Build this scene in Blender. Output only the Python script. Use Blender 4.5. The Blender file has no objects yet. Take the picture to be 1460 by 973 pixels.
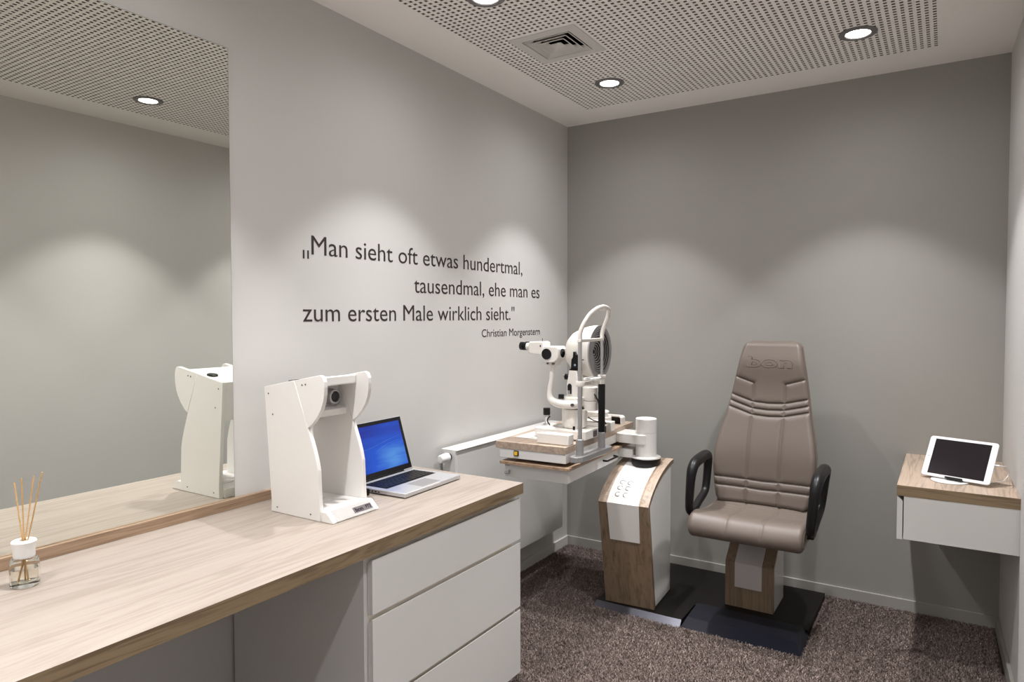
import bpy, bmesh, math, random
import numpy as np
from mathutils import Vector, Matrix

random.seed(7)
S = bpy.context.scene
COL = S.collection
PI = math.pi

# ------------------------------------------------------------------ room measures (metres)
W, D, H, Y0 = 2.1306, 3.64, 2.5, -1.3

# ------------------------------------------------------------------ camera
cam_d = bpy.data.cameras.new('camera')
cam = bpy.data.objects.new('camera', cam_d)
COL.objects.link(cam)
cam_d.sensor_width = 36.0
cam_d.lens = 978.12 * 36 / 1460
cam_d.clip_start = 0.02
yaw, pitch, roll = 0.5660, -0.0348, -0.0016
fw = Vector((-math.sin(yaw) * math.cos(pitch), math.cos(yaw) * math.cos(pitch), math.sin(pitch)))
rt = Vector((math.cos(yaw), math.sin(yaw), 0))
up = rt.cross(fw)
r2 = rt * math.cos(roll) + up * math.sin(roll)
u2 = -rt * math.sin(roll) + up * math.cos(roll)
cam.matrix_world = Matrix(((r2.x, u2.x, -fw.x, 1.9209), (r2.y, u2.y, -fw.y, 0), (r2.z, u2.z, -fw.z, 1.376), (0, 0, 0, 1)))
S.camera = cam

# ------------------------------------------------------------------ world, exposure
world = bpy.data.worlds.new('world')
S.world = world
world.use_nodes = True
world.node_tree.nodes['Background'].inputs[0].default_value = (0.02, 0.02, 0.02, 1)
world.node_tree.nodes['Background'].inputs[1].default_value = 0.2
S.view_settings.view_transform = 'Standard'
S.view_settings.look = 'None'
S.view_settings.exposure = 0.23
S.view_settings.gamma = 1.0
S.view_settings.use_curve_mapping = False

# ------------------------------------------------------------------ lights: the room's own ceiling downlights
LIGHT_X = (0.53, 1.60)
LIGHT_Y = (3.065, 2.02, 0.975, -0.07, -1.0)
BEAMS = ((39.0, 42.0, 0.34), (65.0, 36.0, 1.0), (9.5, 87.0, 1.0))      # (watts, half angle, blend): rim, core and faint stray light of each lamp
LENS_L = 16.0
LIGHT_COL = (1.0, 0.99, 0.995)

# ------------------------------------------------------------------ materials
MATS = {}
def nodes_of(m):
    m.use_nodes = True
    nt = m.node_tree
    return nt, nt.nodes['Principled BSDF']

def pmat(name, col, rough=0.5, metal=0.0, spec=0.5, noise=0.0, nscale=40, bump=0.0, bscale=200, coat=0.0, emit=None, es=0):
    m = bpy.data.materials.new(name)
    nt, b = nodes_of(m)
    b.inputs['Base Color'].default_value = (*col, 1)
    b.inputs['Roughness'].default_value = rough
    b.inputs['Metallic'].default_value = metal
    b.inputs['Specular IOR Level'].default_value = spec
    b.inputs['Coat Weight'].default_value = coat
    tc = nt.nodes.new('ShaderNodeTexCoord')
    n = nt.nodes.new('ShaderNodeTexNoise')
    n.inputs['Scale'].default_value = nscale
    n.inputs['Detail'].default_value = 3
    nt.links.new(tc.outputs['Object'], n.inputs['Vector'])
    mx = nt.nodes.new('ShaderNodeMix'); mx.data_type = 'RGBA'
    k = 1 - noise
    mx.inputs[6].default_value = (col[0] * k, col[1] * k, col[2] * k, 1)
    mx.inputs[7].default_value = (min(1, col[0] * (1 + noise)), min(1, col[1] * (1 + noise)), min(1, col[2] * (1 + noise)), 1)
    nt.links.new(n.outputs['Fac'], mx.inputs[0])
    nt.links.new(mx.outputs[2], b.inputs['Base Color'])
    if bump:
        n2 = nt.nodes.new('ShaderNodeTexNoise'); n2.inputs['Scale'].default_value = bscale; n2.inputs['Detail'].default_value = 2
        nt.links.new(tc.outputs['Object'], n2.inputs['Vector'])
        bp = nt.nodes.new('ShaderNodeBump'); bp.inputs['Strength'].default_value = bump; bp.inputs['Distance'].default_value = 0.001
        nt.links.new(n2.outputs['Fac'], bp.inputs['Height'])
        nt.links.new(bp.outputs[0], b.inputs['Normal'])
    if emit:
        b.inputs['Emission Color'].default_value = (*emit, 1)
        b.inputs['Emission Strength'].default_value = es
    return m

def wood(name, axis, base=(0.345, 0.294, 0.252), dark=(0.20, 0.155, 0.122), scale=1.0, amt=0.46, ring=.13):
    """oak laminate, grain running along axis"""
    m = bpy.data.materials.new(name)
    nt, b = nodes_of(m)
    N, L = nt.nodes, nt.links
    tc = N.new('ShaderNodeTexCoord')
    mp = N.new('ShaderNodeMapping')
    sc = [38 * scale] * 3
    sc[axis] = 1.6 * scale if ring > .1 else .9
    mp.inputs['Scale'].default_value = sc
    L.new(tc.outputs['Object'], mp.inputs['Vector'])
    n1 = N.new('ShaderNodeTexNoise'); n1.inputs['Scale'].default_value = 1.0; n1.inputs['Detail'].default_value = 5; n1.inputs['Roughness'].default_value = 0.62
    n1.inputs['Distortion'].default_value = 0.5
    L.new(mp.outputs[0], n1.inputs['Vector'])
    mp2 = N.new('ShaderNodeMapping')
    sc2 = [7 * scale] * 3
    sc2[axis] = 0.55 * scale
    mp2.inputs['Scale'].default_value = sc2
    L.new(tc.outputs['Object'], mp2.inputs['Vector'])
    n2 = N.new('ShaderNodeTexNoise'); n2.inputs['Scale'].default_value = 1.6; n2.inputs['Detail'].default_value = 3; n2.inputs['Distortion'].default_value = 1.2
    L.new(mp2.outputs[0], n2.inputs['Vector'])
    # cathedral rings out of the slow noise
    mm = N.new('ShaderNodeMath'); mm.operation = 'MULTIPLY'; mm.inputs[1].default_value = 46
    L.new(n2.outputs['Fac'], mm.inputs[0])
    sn = N.new('ShaderNodeMath'); sn.operation = 'SINE'
    L.new(mm.outputs[0], sn.inputs[0])
    ab = N.new('ShaderNodeMath'); ab.operation = 'MULTIPLY_ADD'; ab.inputs[1].default_value = ring; ab.inputs[2].default_value = 0
    L.new(sn.outputs[0], ab.inputs[0])
    ad = N.new('ShaderNodeMath'); ad.operation = 'ADD'
    L.new(n1.outputs['Fac'], ad.inputs[0]); L.new(ab.outputs[0], ad.inputs[1])
    cr = N.new('ShaderNodeValToRGB')
    cr.color_ramp.elements[0].position = 0.30; cr.color_ramp.elements[0].color = (*[base[i] + (dark[i] - base[i]) * amt for i in range(3)], 1)
    cr.color_ramp.elements[1].position = 0.66; cr.color_ramp.elements[1].color = (*base, 1)
    e = cr.color_ramp.elements.new(0.48); e.color = (*[base[i] + (dark[i] - base[i]) * amt * 0.28 for i in range(3)], 1)
    L.new(ad.outputs[0], cr.inputs[0])
    L.new(cr.outputs[0], b.inputs['Base Color'])
    b.inputs['Roughness'].default_value = 0.48
    bp = N.new('ShaderNodeBump'); bp.inputs['Strength'].default_value = 0.12; bp.inputs['Distance'].default_value = 0.001
    L.new(n1.outputs['Fac'], bp.inputs['Height'])
    L.new(bp.outputs[0], b.inputs['Normal'])
    return m

M = dict(
    wall=pmat('white_paint', (0.60, 0.588, 0.568), 0.85, spec=0.2, noise=0.015, nscale=3, bump=0.06, bscale=350),
    grey_wall=pmat('grey_paint', (0.352, 0.342, 0.318), 0.8, spec=0.25, noise=0.02, nscale=3, bump=0.08, bscale=350),
    ceiling=pmat('ceiling_paint', (0.92, 0.895, 0.86), 0.9, spec=0.15, noise=0.015, nscale=4),
    fleece=pmat('dark_fleece', (0.035, 0.028, 0.024), 0.95, spec=0.1, noise=0.2),
    trim=pmat('white_trim', (0.66, 0.64, 0.61), 0.45, noise=0.02),
    lacquer=pmat('white_lacquer', (0.68, 0.67, 0.65), 0.42, noise=0.012, nscale=6),
    lacquer_lit=pmat('white_lit_recess', (0.86, 0.80, 0.70), 0.45, noise=0.02),  # cream grip recess, brightened to carry the light in the drawer gaps
    gloss=pmat('gloss_white', (0.80, 0.785, 0.76), 0.22, noise=0.01, coat=0.3),
    device=pmat('device_white', (0.80, 0.78, 0.755), 0.3, noise=0.01, coat=0.15),
    cream=pmat('instrument_cream', (0.80, 0.765, 0.715), 0.3, noise=0.01, coat=0.2),
    black=pmat('black_plastic', (0.006, 0.0055, 0.006), 0.38, spec=0.3, noise=0.1),
    black_gloss=pmat('black_gloss', (0.006, 0.006, 0.008), 0.12, noise=0.05),
    black_steel=pmat('black_steel', (0.007, 0.0055, 0.005), 0.5, spec=0.25, metal=0.0, noise=0.2, nscale=5, bump=0.1, bscale=400),
    silver=pmat('silver', (0.55, 0.55, 0.56), 0.28, metal=1.0, noise=0.03),
    grey_metal=pmat('grey_casting', (0.36, 0.355, 0.36), 0.38, metal=0.5, noise=0.05),
    brushed=pmat('satin_metal', (0.42, 0.41, 0.42), 0.4, metal=0.7, noise=0.04),
    laptop=pmat('laptop_aluminium', (0.60, 0.60, 0.62), 0.36, metal=0.6, noise=0.02),
    leather=pmat('taupe_leather', (0.135, 0.107, 0.089), 0.46, noise=0.04, nscale=8, bump=0.25, bscale=700),
    leather_seam=pmat('taupe_piping', (0.15, 0.115, 0.095), 0.55, noise=0.05, bump=0.2),
    lettering=pmat('charcoal_vinyl', (0.028, 0.02, 0.018), 0.6, noise=0.05),
    amber=pmat('amber_rocker', (0.65, 0.38, 0.02), 0.3, noise=0.1, emit=(0.9, 0.5, 0.02), es=0.15),
    tag=pmat('grey_tag', (0.16, 0.14, 0.15), 0.4, metal=0.3, noise=0.2, nscale=60),
    reed=pmat('reed', (0.62, 0.38, 0.16), 0.6, noise=0.25, nscale=150),
    screw=pmat('screw', (0.12, 0.11, 0.11), 0.4, metal=0.6, noise=0.1),
    lamp_ring=pmat('lamp_ring', (0.20, 0.19, 0.19), 0.4, metal=0.3, noise=0.04),
    grey_trim=pmat('grey_trim', (0.40, 0.385, 0.355), 0.45, noise=0.02),
    insert=pmat('satin_insert', (0.56, 0.53, 0.53), 0.35, metal=0.1, noise=0.015),
    white_plastic=pmat('white_plastic', (0.82, 0.82, 0.82), 0.3, noise=0.01),
    mirror_edge=pmat('mirror_edge', (0.22, 0.24, 0.21), 0.3, noise=0.05),
    wood_y=wood('oak_along_y', 1),
    wood_x=wood('oak_along_x', 0),
    wood_z=wood('oak_upright', 2, base=(0.25, 0.178, 0.118), dark=(0.11, 0.072, 0.045), scale=1.5, amt=0.8, ring=.05),
    wood_arc=wood('oak_strip', 1, base=(0.45, 0.345, 0.265), scale=1.3, amt=0.6),
    wood_edge=wood('oak_edge', 1, base=(0.27, 0.195, 0.115), dark=(0.13, 0.088, 0.048), scale=1.4, amt=0.8),  # same oak as the tops, with the upright edge's shade put into the colour
    wood_edge_shade_x=wood('oak_edge_shade_x', 0, base=(0.27, 0.195, 0.115), dark=(0.13, 0.088, 0.048), scale=1.4, amt=0.8),  # shaded edge tone painted in again, grain along x
    wood_dark=wood('oak_upstand', 1, base=(0.37, 0.255, 0.17), dark=(0.20, 0.125, 0.075), scale=1.1, amt=0.8),  # darker oak: the shade on the upstand is put into the colour
)
# mirror
mm_ = bpy.data.materials.new('mirror_glass'); nt, b = nodes_of(mm_)
b.inputs['Base Color'].default_value = (0.84, 0.855, 0.805, 1); b.inputs['Metallic'].default_value = 1; b.inputs['Roughness'].default_value = 0.0
M['mirror'] = mm_
# glass
def glass(name, col, ior):
    m = bpy.data.materials.new(name); nt, b = nodes_of(m)
    b.inputs['Base Color'].default_value = (*col, 1); b.inputs['Roughness'].default_value = 0.02
    b.inputs['Transmission Weight'].default_value = 1; b.inputs['IOR'].default_value = ior
    return m
M['glass'] = glass('clear_glass', (0.97, 0.98, 0.97), 1.3)
M['liquid'] = glass('scent_oil', (0.97, 0.94, 0.86), 1.2)
# lamp lens
ml = bpy.data.materials.new('lamp_lens'); nt, b = nodes_of(ml)
b.inputs['Base Color'].default_value = (0.9, 0.9, 0.9, 1)
b.inputs['Emission Color'].default_value = (1.0, 0.965, 0.92, 1); b.inputs['Emission Strength'].default_value = LENS_L
M['lens_lamp'] = ml
# laptop screen: backlit blue picture
ms = bpy.data.materials.new('blue_screen'); nt, b = nodes_of(ms)
N, L = nt.nodes, nt.links
tc = N.new('ShaderNodeTexCoord')
sp = N.new('ShaderNodeSeparateXYZ'); L.new(tc.outputs['UV'], sp.inputs[0])
n = N.new('ShaderNodeTexNoise'); n.inputs['Scale'].default_value = 1.6; n.inputs['Detail'].default_value = 3; n.inputs['Distortion'].default_value = 0.9
mp = N.new('ShaderNodeMapping'); mp.inputs['Scale'].default_value = (0.7, 2.6, 1); mp.inputs['Rotation'].default_value = (0, 0, -0.25)
L.new(tc.outputs['UV'], mp.inputs[0]); L.new(mp.outputs[0], n.inputs['Vector'])
g = N.new('ShaderNodeVectorMath'); g.operation = 'DISTANCE'; g.inputs[1].default_value = (0.78, 0.22, 0)
L.new(tc.outputs['UV'], g.inputs[0])
cr = N.new('ShaderNodeValToRGB')
cr.color_ramp.elements[0].position = 0.0; cr.color_ramp.elements[0].color = (0.10, 0.36, 0.95, 1)
cr.color_ramp.elements[1].position = 0.95; cr.color_ramp.elements[1].color = (0.001, 0.025, 0.42, 1)
e = cr.color_ramp.elements.new(0.35); e.color = (0.004, 0.11, 0.78, 1)
ma = N.new('ShaderNodeMath'); ma.operation = 'MULTIPLY_ADD'; ma.inputs[1].default_value = 0.7
L.new(n.outputs['Fac'], ma.inputs[0]); ms2 = N.new('ShaderNodeMath'); ms2.operation = 'SUBTRACT'; ms2.inputs[1].default_value = 0.35
L.new(g.outputs['Value'], ms2.inputs[0]); L.new(ms2.outputs[0], ma.inputs[2])
L.new(ma.outputs[0], cr.inputs[0])
b.inputs['Base Color'].default_value = (0.01, 0.01, 0.012, 1); b.inputs['Roughness'].default_value = 0.2
L.new(cr.outputs[0], b.inputs['Emission Color']); b.inputs['Emission Strength'].default_value = 0.62
M['screen'] = ms
M['screen_line'] = pmat('screen_streak', (0.02, 0.02, 0.02), 0.3, emit=(0.06, 0.32, 0.9), es=0.55)
# tablet screen: dark glass with a faint dotted pattern
mt = bpy.data.materials.new('dark_screen'); nt, b = nodes_of(mt)
N, L = nt.nodes, nt.links
tc = N.new('ShaderNodeTexCoord'); mp = N.new('ShaderNodeMapping'); mp.inputs['Rotation'].default_value = (0, 0, PI / 4); mp.inputs['Scale'].default_value = (22, 16, 1)
L.new(tc.outputs['UV'], mp.inputs[0])
v = N.new('ShaderNodeTexVoronoi'); v.inputs['Randomness'].default_value = 0; v.inputs['Scale'].default_value = 1
L.new(mp.outputs[0], v.inputs['Vector'])
cr = N.new('ShaderNodeValToRGB'); cr.color_ramp.elements[0].position = 0.22; cr.color_ramp.elements[0].color = (0.006, 0.004, 0.006, 1)
cr.color_ramp.elements[1].position = 0.34; cr.color_ramp.elements[1].color = (0.014, 0.010, 0.013, 1)
L.new(v.outputs['Distance'], cr.inputs[0]); L.new(cr.outputs[0], b.inputs['Base Color']); b.inputs['Roughness'].default_value = 0.15
M['tablet_screen'] = mt
# carpet
mc = bpy.data.materials.new('carpet_fibre'); nt, b = nodes_of(mc)
N, L = nt.nodes, nt.links
at = N.new('ShaderNodeAttribute'); at.attribute_name = 'shade'
cr = N.new('ShaderNodeValToRGB')
cr.color_ramp.elements[0].position = 0.0; cr.color_ramp.elements[0].color = (0.095, 0.067, 0.058, 1)
cr.color_ramp.elements[1].position = 1.0; cr.color_ramp.elements[1].color = (0.52, 0.43, 0.385, 1)
e = cr.color_ramp.elements.new(0.5); e.color = (0.25, 0.195, 0.172, 1)
L.new(at.outputs['Fac'], cr.inputs[0]); L.new(cr.outputs[0], b.inputs['Base Color']); b.inputs['Roughness'].default_value = 0.8
b.inputs['Specular IOR Level'].default_value = 0.25
M['fibre'] = mc
mb_ = bpy.data.materials.new('carpet_backing'); nt, b = nodes_of(mb_)
N, L = nt.nodes, nt.links
tc = N.new('ShaderNodeTexCoord'); n = N.new('ShaderNodeTexNoise'); n.inputs['Scale'].default_value = 260; n.inputs['Detail'].default_value = 2
L.new(tc.outputs['Object'], n.inputs['Vector'])
cr = N.new('ShaderNodeValToRGB'); cr.color_ramp.elements[0].position = 0.35; cr.color_ramp.elements[0].color = (0.05, 0.035, 0.03, 1)
cr.color_ramp.elements[1].position = 0.65; cr.color_ramp.elements[1].color = (0.20, 0.15, 0.13, 1)
L.new(n.outputs['Fac'], cr.inputs[0]); L.new(cr.outputs[0], b.inputs['Base Color']); b.inputs['Roughness'].default_value = 0.95
M['backing'] = mb_

# ------------------------------------------------------------------ mesh helpers
class MB:
    """collects geometry in world coordinates; several slots possible"""
    def __init__(s):
        s.bm = bmesh.new(); s.X = Matrix.Identity(4); s.slot = 0
    def _add(s, verts, faces, smooth=False):
        vs = [s.bm.verts.new(s.X @ Vector(v)) for v in verts]
        out = []
        for f in faces:
            try:
                q = s.bm.faces.new([vs[i] for i in f]); q.smooth = smooth; q.material_index = s.slot; out.append(q)
            except ValueError:
                pass
        return vs, out
    def box(s, x0, x1, y0, y1, z0, z1, bev=0.0, seg=2, vertical_only=False):
        vs = [(x, y, z) for x in (x0, x1) for y in (y0, y1) for z in (z0, z1)]
        fs = [(0, 1, 3, 2), (4, 6, 7, 5), (0, 4, 5, 1), (2, 3, 7, 6), (0, 2, 6, 4), (1, 5, 7, 3)]
        v, f = s._add(vs, fs)
        if bev > 0:
            es = {e for q in f for e in q.edges}
            if vertical_only:
                es = {e for e in es if abs((e.verts[0].co - e.verts[1].co).normalized().z) > 0.9}
            r = bmesh.ops.bevel(s.bm, geom=list(es), offset=bev, segments=seg, affect='EDGES', profile=0.5)
            for q in r['faces']:
                q.smooth = True; q.material_index = s.slot
        return s
    def prism(s, pts, axis, a0, a1, bev=0.0, seg=2):
        """extrude a 2-D outline; axis 0: pts=(y,z); axis 1: pts=(x,z); axis 2: pts=(x,y)"""
        def P(p, a):
            return {0: (a, p[0], p[1]), 1: (p[0], a, p[1]), 2: (p[0], p[1], a)}[axis]
        n = len(pts)
        vs = [P(p, a0) for p in pts] + [P(p, a1) for p in pts]
        fs = [tuple(range(n - 1, -1, -1)), tuple(range(n, 2 * n))] + [(i, (i + 1) % n, n + (i + 1) % n, n + i) for i in range(n)]
        v, f = s._add(vs, fs)
        bmesh.ops.recalc_face_normals(s.bm, faces=f)
        if bev > 0:
            es = set(f[0].edges) | set(f[1].edges)
            r = bmesh.ops.bevel(s.bm, geom=list(es), offset=bev, segments=seg, affect='EDGES', profile=0.5)
            for q in r['faces']:
                q.smooth = True; q.material_index = s.slot
        return s
    def lathe(s, prof, o, axis=(0, 0, 1), n=40, closed=False):
        """prof = [(r, h)...] turned about the axis through o"""
        a = Vector(axis).normalized()
        t = Vector((1, 0, 0)) if abs(a.x) < 0.9 else Vector((0, 1, 0))
        e1 = a.cross(t).normalized(); e2 = a.cross(e1); o = Vector(o)
        vs, fs = [], []
        for r, h in prof:
            for i in range(n):
                w = 2 * PI * i / n
                vs.append(o + a * h + (e1 * math.cos(w) + e2 * math.sin(w)) * max(r, 1e-5))
        m = len(prof)
        for k in range(m - 1 if not closed else m):
            for i in range(n):
                j = (i + 1) % n; k2 = (k + 1) % m
                fs.append((k * n + i, k * n + j, k2 * n + j, k2 * n + i))
        if not closed:
            fs.append(tuple(range(n))[::-1]); fs.append(tuple(range((m - 1) * n, m * n)))
        v, f = s._add(vs, fs)
        bmesh.ops.recalc_face_normals(s.bm, faces=f)
        # smooth where the profile bends gently
        for q in f:
            q.smooth = len(q.verts) == 4
        s.sharp(f, 32)
        return s
    def sharp(s, f, deg):
        lim = math.radians(deg)
        for e in {e for q in f for e in q.edges}:
            if len(e.link_faces) == 2 and e.calc_face_angle(0) > lim:
                e.smooth = False
    def cyl(s, o, axis, r, h, n=32, bev=0.0, r2=None):
        r2 = r if r2 is None else r2
        if bev:
            c = bev * 0.3
            p = [(r - bev, 0), (r - c, c), (r, bev), (r2, h - bev), (r2 - c, h - c), (r2 - bev, h)]
        else:
            p = [(r, 0), (r2, h)]
        return s.lathe(p, o, axis, n)
    def tube(s, pts, rad, n=12, sub=6, closed=False, flat=None):
        """smooth tube along points; rad a number or a list; flat=(a,b) an elliptical section scale"""
        P = [Vector(p) for p in pts]; k = len(P)
        R = rad if isinstance(rad, (list, tuple)) else [rad] * k
        path, rr = [], []
        last = k if closed else k - 1
        for i in range(last):
            if closed:
                p0, p1, p2, p3 = P[(i - 1) % k], P[i], P[(i + 1) % k], P[(i + 2) % k]
            else:
                p0, p1, p2, p3 = P[max(i - 1, 0)], P[i], P[i + 1], P[min(i + 2, k - 1)]
            for j in range(sub):
                t = j / sub
                path.append(0.5 * ((2 * p1) + (p2 - p0) * t + (2 * p0 - 5 * p1 + 4 * p2 - p3) * t * t + (3 * p1 - p0 - 3 * p2 + p3) * t ** 3))
                rr.append(R[i] * (1 - t) + R[(i + 1) % k] * t)
        if not closed:
            path.append(P[-1]); rr.append(R[-1])
        m = len(path)
        vs, fs = [], []
        nrm = None
        for i in range(m):
            if closed:
                tg = (path[(i + 1) % m] - path[(i - 1) % m]).normalized()
            else:
                tg = (path[min(i + 1, m - 1)] - path[max(i - 1, 0)]).normalized()
            if nrm is None:
                nrm = tg.cross(Vector((1, 0, 0)) if abs(tg.x) < 0.9 else Vector((0, 1, 0))).normalized()
            else:
                nrm = (nrm - tg * nrm.dot(tg)).normalized()
            bn = tg.cross(nrm)
            fa, fb = flat or (1, 1)
            for q in range(n):
                w = 2 * PI * q / n
                vs.append(path[i] + (nrm * math.cos(w) * fa + bn * math.sin(w) * fb) * rr[i])
        for i in range(m if closed else m - 1):
            i2 = (i + 1) % m
            for q in range(n):
                q2 = (q + 1) % n
                fs.append((i * n + q, i * n + q2, i2 * n + q2, i2 * n + q))
        if not closed:
            fs.append(tuple(range(n))[::-1]); fs.append(tuple(range((m - 1) * n, m * n)))
        v, f = s._add(vs, fs, True)
        bmesh.ops.recalc_face_normals(s.bm, faces=f)
        s.sharp(f, 50)
        return s
    def grid(s, fn, nu, nv, closed_u=False, smooth=True):
        vs = [fn(i, j) for j in range(nv) for i in range(nu)]
        fs = []
        for j in range(nv - 1):
            for i in range(nu if closed_u else nu - 1):
                i2 = (i + 1) % nu
                fs.append((j * nu + i, j * nu + i2, (j + 1) * nu + i2, (j + 1) * nu + i))
        v, f = s._add(vs, fs, smooth)
        return v, f

def worldloc(o):
    l = Vector((0, 0, 0))
    while o is not None:
        l += o.location; o = o.parent
    return l

def part(name, mb, mats, parent=None, label=None, kind=None, at=None):
    bm = mb.bm if isinstance(mb, MB) else mb
    me = bpy.data.meshes.new(name)
    off = Vector(at) if at is not None else (worldloc(parent) if parent is not None else Vector((0, 0, 0)))
    bmesh.ops.translate(bm, verts=bm.verts, vec=-off)
    bm.to_mesh(me); bm.free()
    for m in (mats if isinstance(mats, (list, tuple)) else [mats]):
        me.materials.append(M[m] if isinstance(m, str) else m)
    o = bpy.data.objects.new(name, me)
    COL.objects.link(o)
    if parent is not None:
        o.parent = parent
    elif at is not None:
        o.location = off
    if label: o['label'] = label
    if kind: o['kind'] = kind
    return o

def thing(name, label, cat, loc, group=None):
    o = bpy.data.objects.new(name, None)
    COL.objects.link(o)
    o.empty_display_size = 0.1
    o.location = loc; o['label'] = label; o['category'] = cat
    if group: o['group'] = group
    return o

def letters(bm, mat, parent, name='letter'):
    """one object for each letter: islands of faces, dots joined to their stems"""
    bmesh.ops.remove_doubles(bm, verts=bm.verts, dist=1e-5)
    bm.verts.ensure_lookup_table(); bm.verts.index_update()
    seen, isl = set(), []
    for v in bm.verts:
        if v.index in seen: continue
        st, cur = [v], []
        seen.add(v.index)
        while st:
            q = st.pop(); cur.append(q.index)
            for e in q.link_edges:
                o = e.other_vert(q)
                if o.index not in seen: seen.add(o.index); st.append(o)
        ys = [bm.verts[i].co.y for i in cur]; isl.append([min(ys), max(ys), cur])
    isl.sort(key=lambda a: a[0])
    out = []
    for a in isl:
        if out and min(out[-1][1], a[1]) - max(out[-1][0], a[0]) > .5 * min(out[-1][1] - out[-1][0], a[1] - a[0]):
            out[-1][2] += a[2]; out[-1][1] = max(out[-1][1], a[1])
        else: out.append(a)
    for a in out:
        keep = set(a[2]); b2 = bm.copy(); b2.verts.index_update(); b2.verts.ensure_lookup_table()
        bmesh.ops.delete(b2, geom=[v for v in b2.verts if v.index not in keep], context='VERTS')
        part(name, b2, mat, parent)
    bm.free()

def text_bm(s, width, height_em, mat, origin, ax, ay, depth=0.0008, cap=None, outline=None, offset=0.0, spacing=1.0):
    """a flat text; ax, ay = world directions of its reading direction and its up"""
    cu = bpy.data.curves.new('t', 'FONT'); cu.body = s; cu.size = 1.0; cu.space_character = spacing
    cu.offset = offset
    cu.resolution_u = 4
    if outline:
        cu.fill_mode = 'NONE'; cu.bevel_depth = outline; cu.bevel_resolution = 1
    else:
        cu.extrude = 0.01
    o = bpy.data.objects.new('t', cu); COL.objects.link(o)
    dg = bpy.context.evaluated_depsgraph_get()
    me = bpy.data.meshes.new_from_object(o.evaluated_get(dg))
    bpy.data.objects.remove(o)
    co = np.empty(len(me.vertices) * 3, dtype=np.float32); me.vertices.foreach_get('co', co); co = co.reshape(-1, 3)
    x0, x1 = co[:, 0].min(), co[:, 0].max()
    sx = width / (x1 - x0)
    cm = bpy.data.curves.new('t', 'FONT'); cm.body = 'M'; cm.size = 1.0
    om = bpy.data.objects.new('t', cm); COL.objects.link(om)
    mm2 = bpy.data.meshes.new_from_object(om.evaluated_get(bpy.context.evaluated_depsgraph_get()))
    caph = max(v.co.y for v in mm2.vertices); bpy.data.objects.remove(om); bpy.data.meshes.remove(mm2)
    sy = height_em * .72 / caph
    ax, ay = Vector(ax), Vector(ay); az = ax.cross(ay)
    sz = (depth / 0.02) if not outline else sy
    bm = bmesh.new(); bm.from_mesh(me)
    for v in bm.verts:
        p = v.co
        v.co = Vector(origin) + ax * ((p.x - x0) * sx) + ay * (p.y * sy) + az * ((p.z + (0.01 if not outline else 0)) * sz)
    for f in bm.faces: f.material_index = 0
    bpy.data.meshes.remove(me)
    return bm

def rot(mb, ang, c):
    mb.X = Matrix.Translation(Vector(c)) @ Matrix.Rotation(ang, 4, 'Z') @ Matrix.Translation(-Vector(c))
    return mb

# ================================================================== SETTING
T = 0.12
m = MB(); m.box(-T, 0, Y0, D + T, 0, H + T); part('wall_left', m, 'wall', kind='structure')
m = MB(); m.box(0, W, D, D + T, 0, H + T); part('wall_far', m, 'grey_wall', kind='structure')
m = MB(); m.prism([(W, D + T), (W, D), (2.1475, 2.932), (2.1450, 2.932), (2.1450, Y0), (W + T, Y0), (W + T, D + T)], 2, 0, H + T); part('wall_right', m, 'wall', kind='structure')
m = MB(); m.box(-T, W + T, Y0 - T, Y0, 0, H + T); part('wall_near', m, 'wall', kind='structure')
m = MB(); m.box(-T, W + T, Y0 - T, D + T, -0.1, 0); floor = part('floor', m, 'backing', kind='structure')
BB = 0.0614
def skirt(name, x0, x1, y0, y1):
    m = MB(); m.box(x0, x1, y0, y1, 0, BB, 0.0015); part(name, m, 'trim' if 'left' in name else 'grey_trim', kind='structure')
skirt('baseboard_left', 0, 0.012, Y0, D - 0.012)
skirt('baseboard_far', 0, W - 0.012, D - 0.012, D)
m = MB(); m.prism([(W - .001, D - .012), (2.1470, 2.934), (2.1350, 2.934), (W - .013, D - .012)], 2, 0, BB); part('baseboard_right', m, 'grey_trim', kind='structure')

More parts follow.
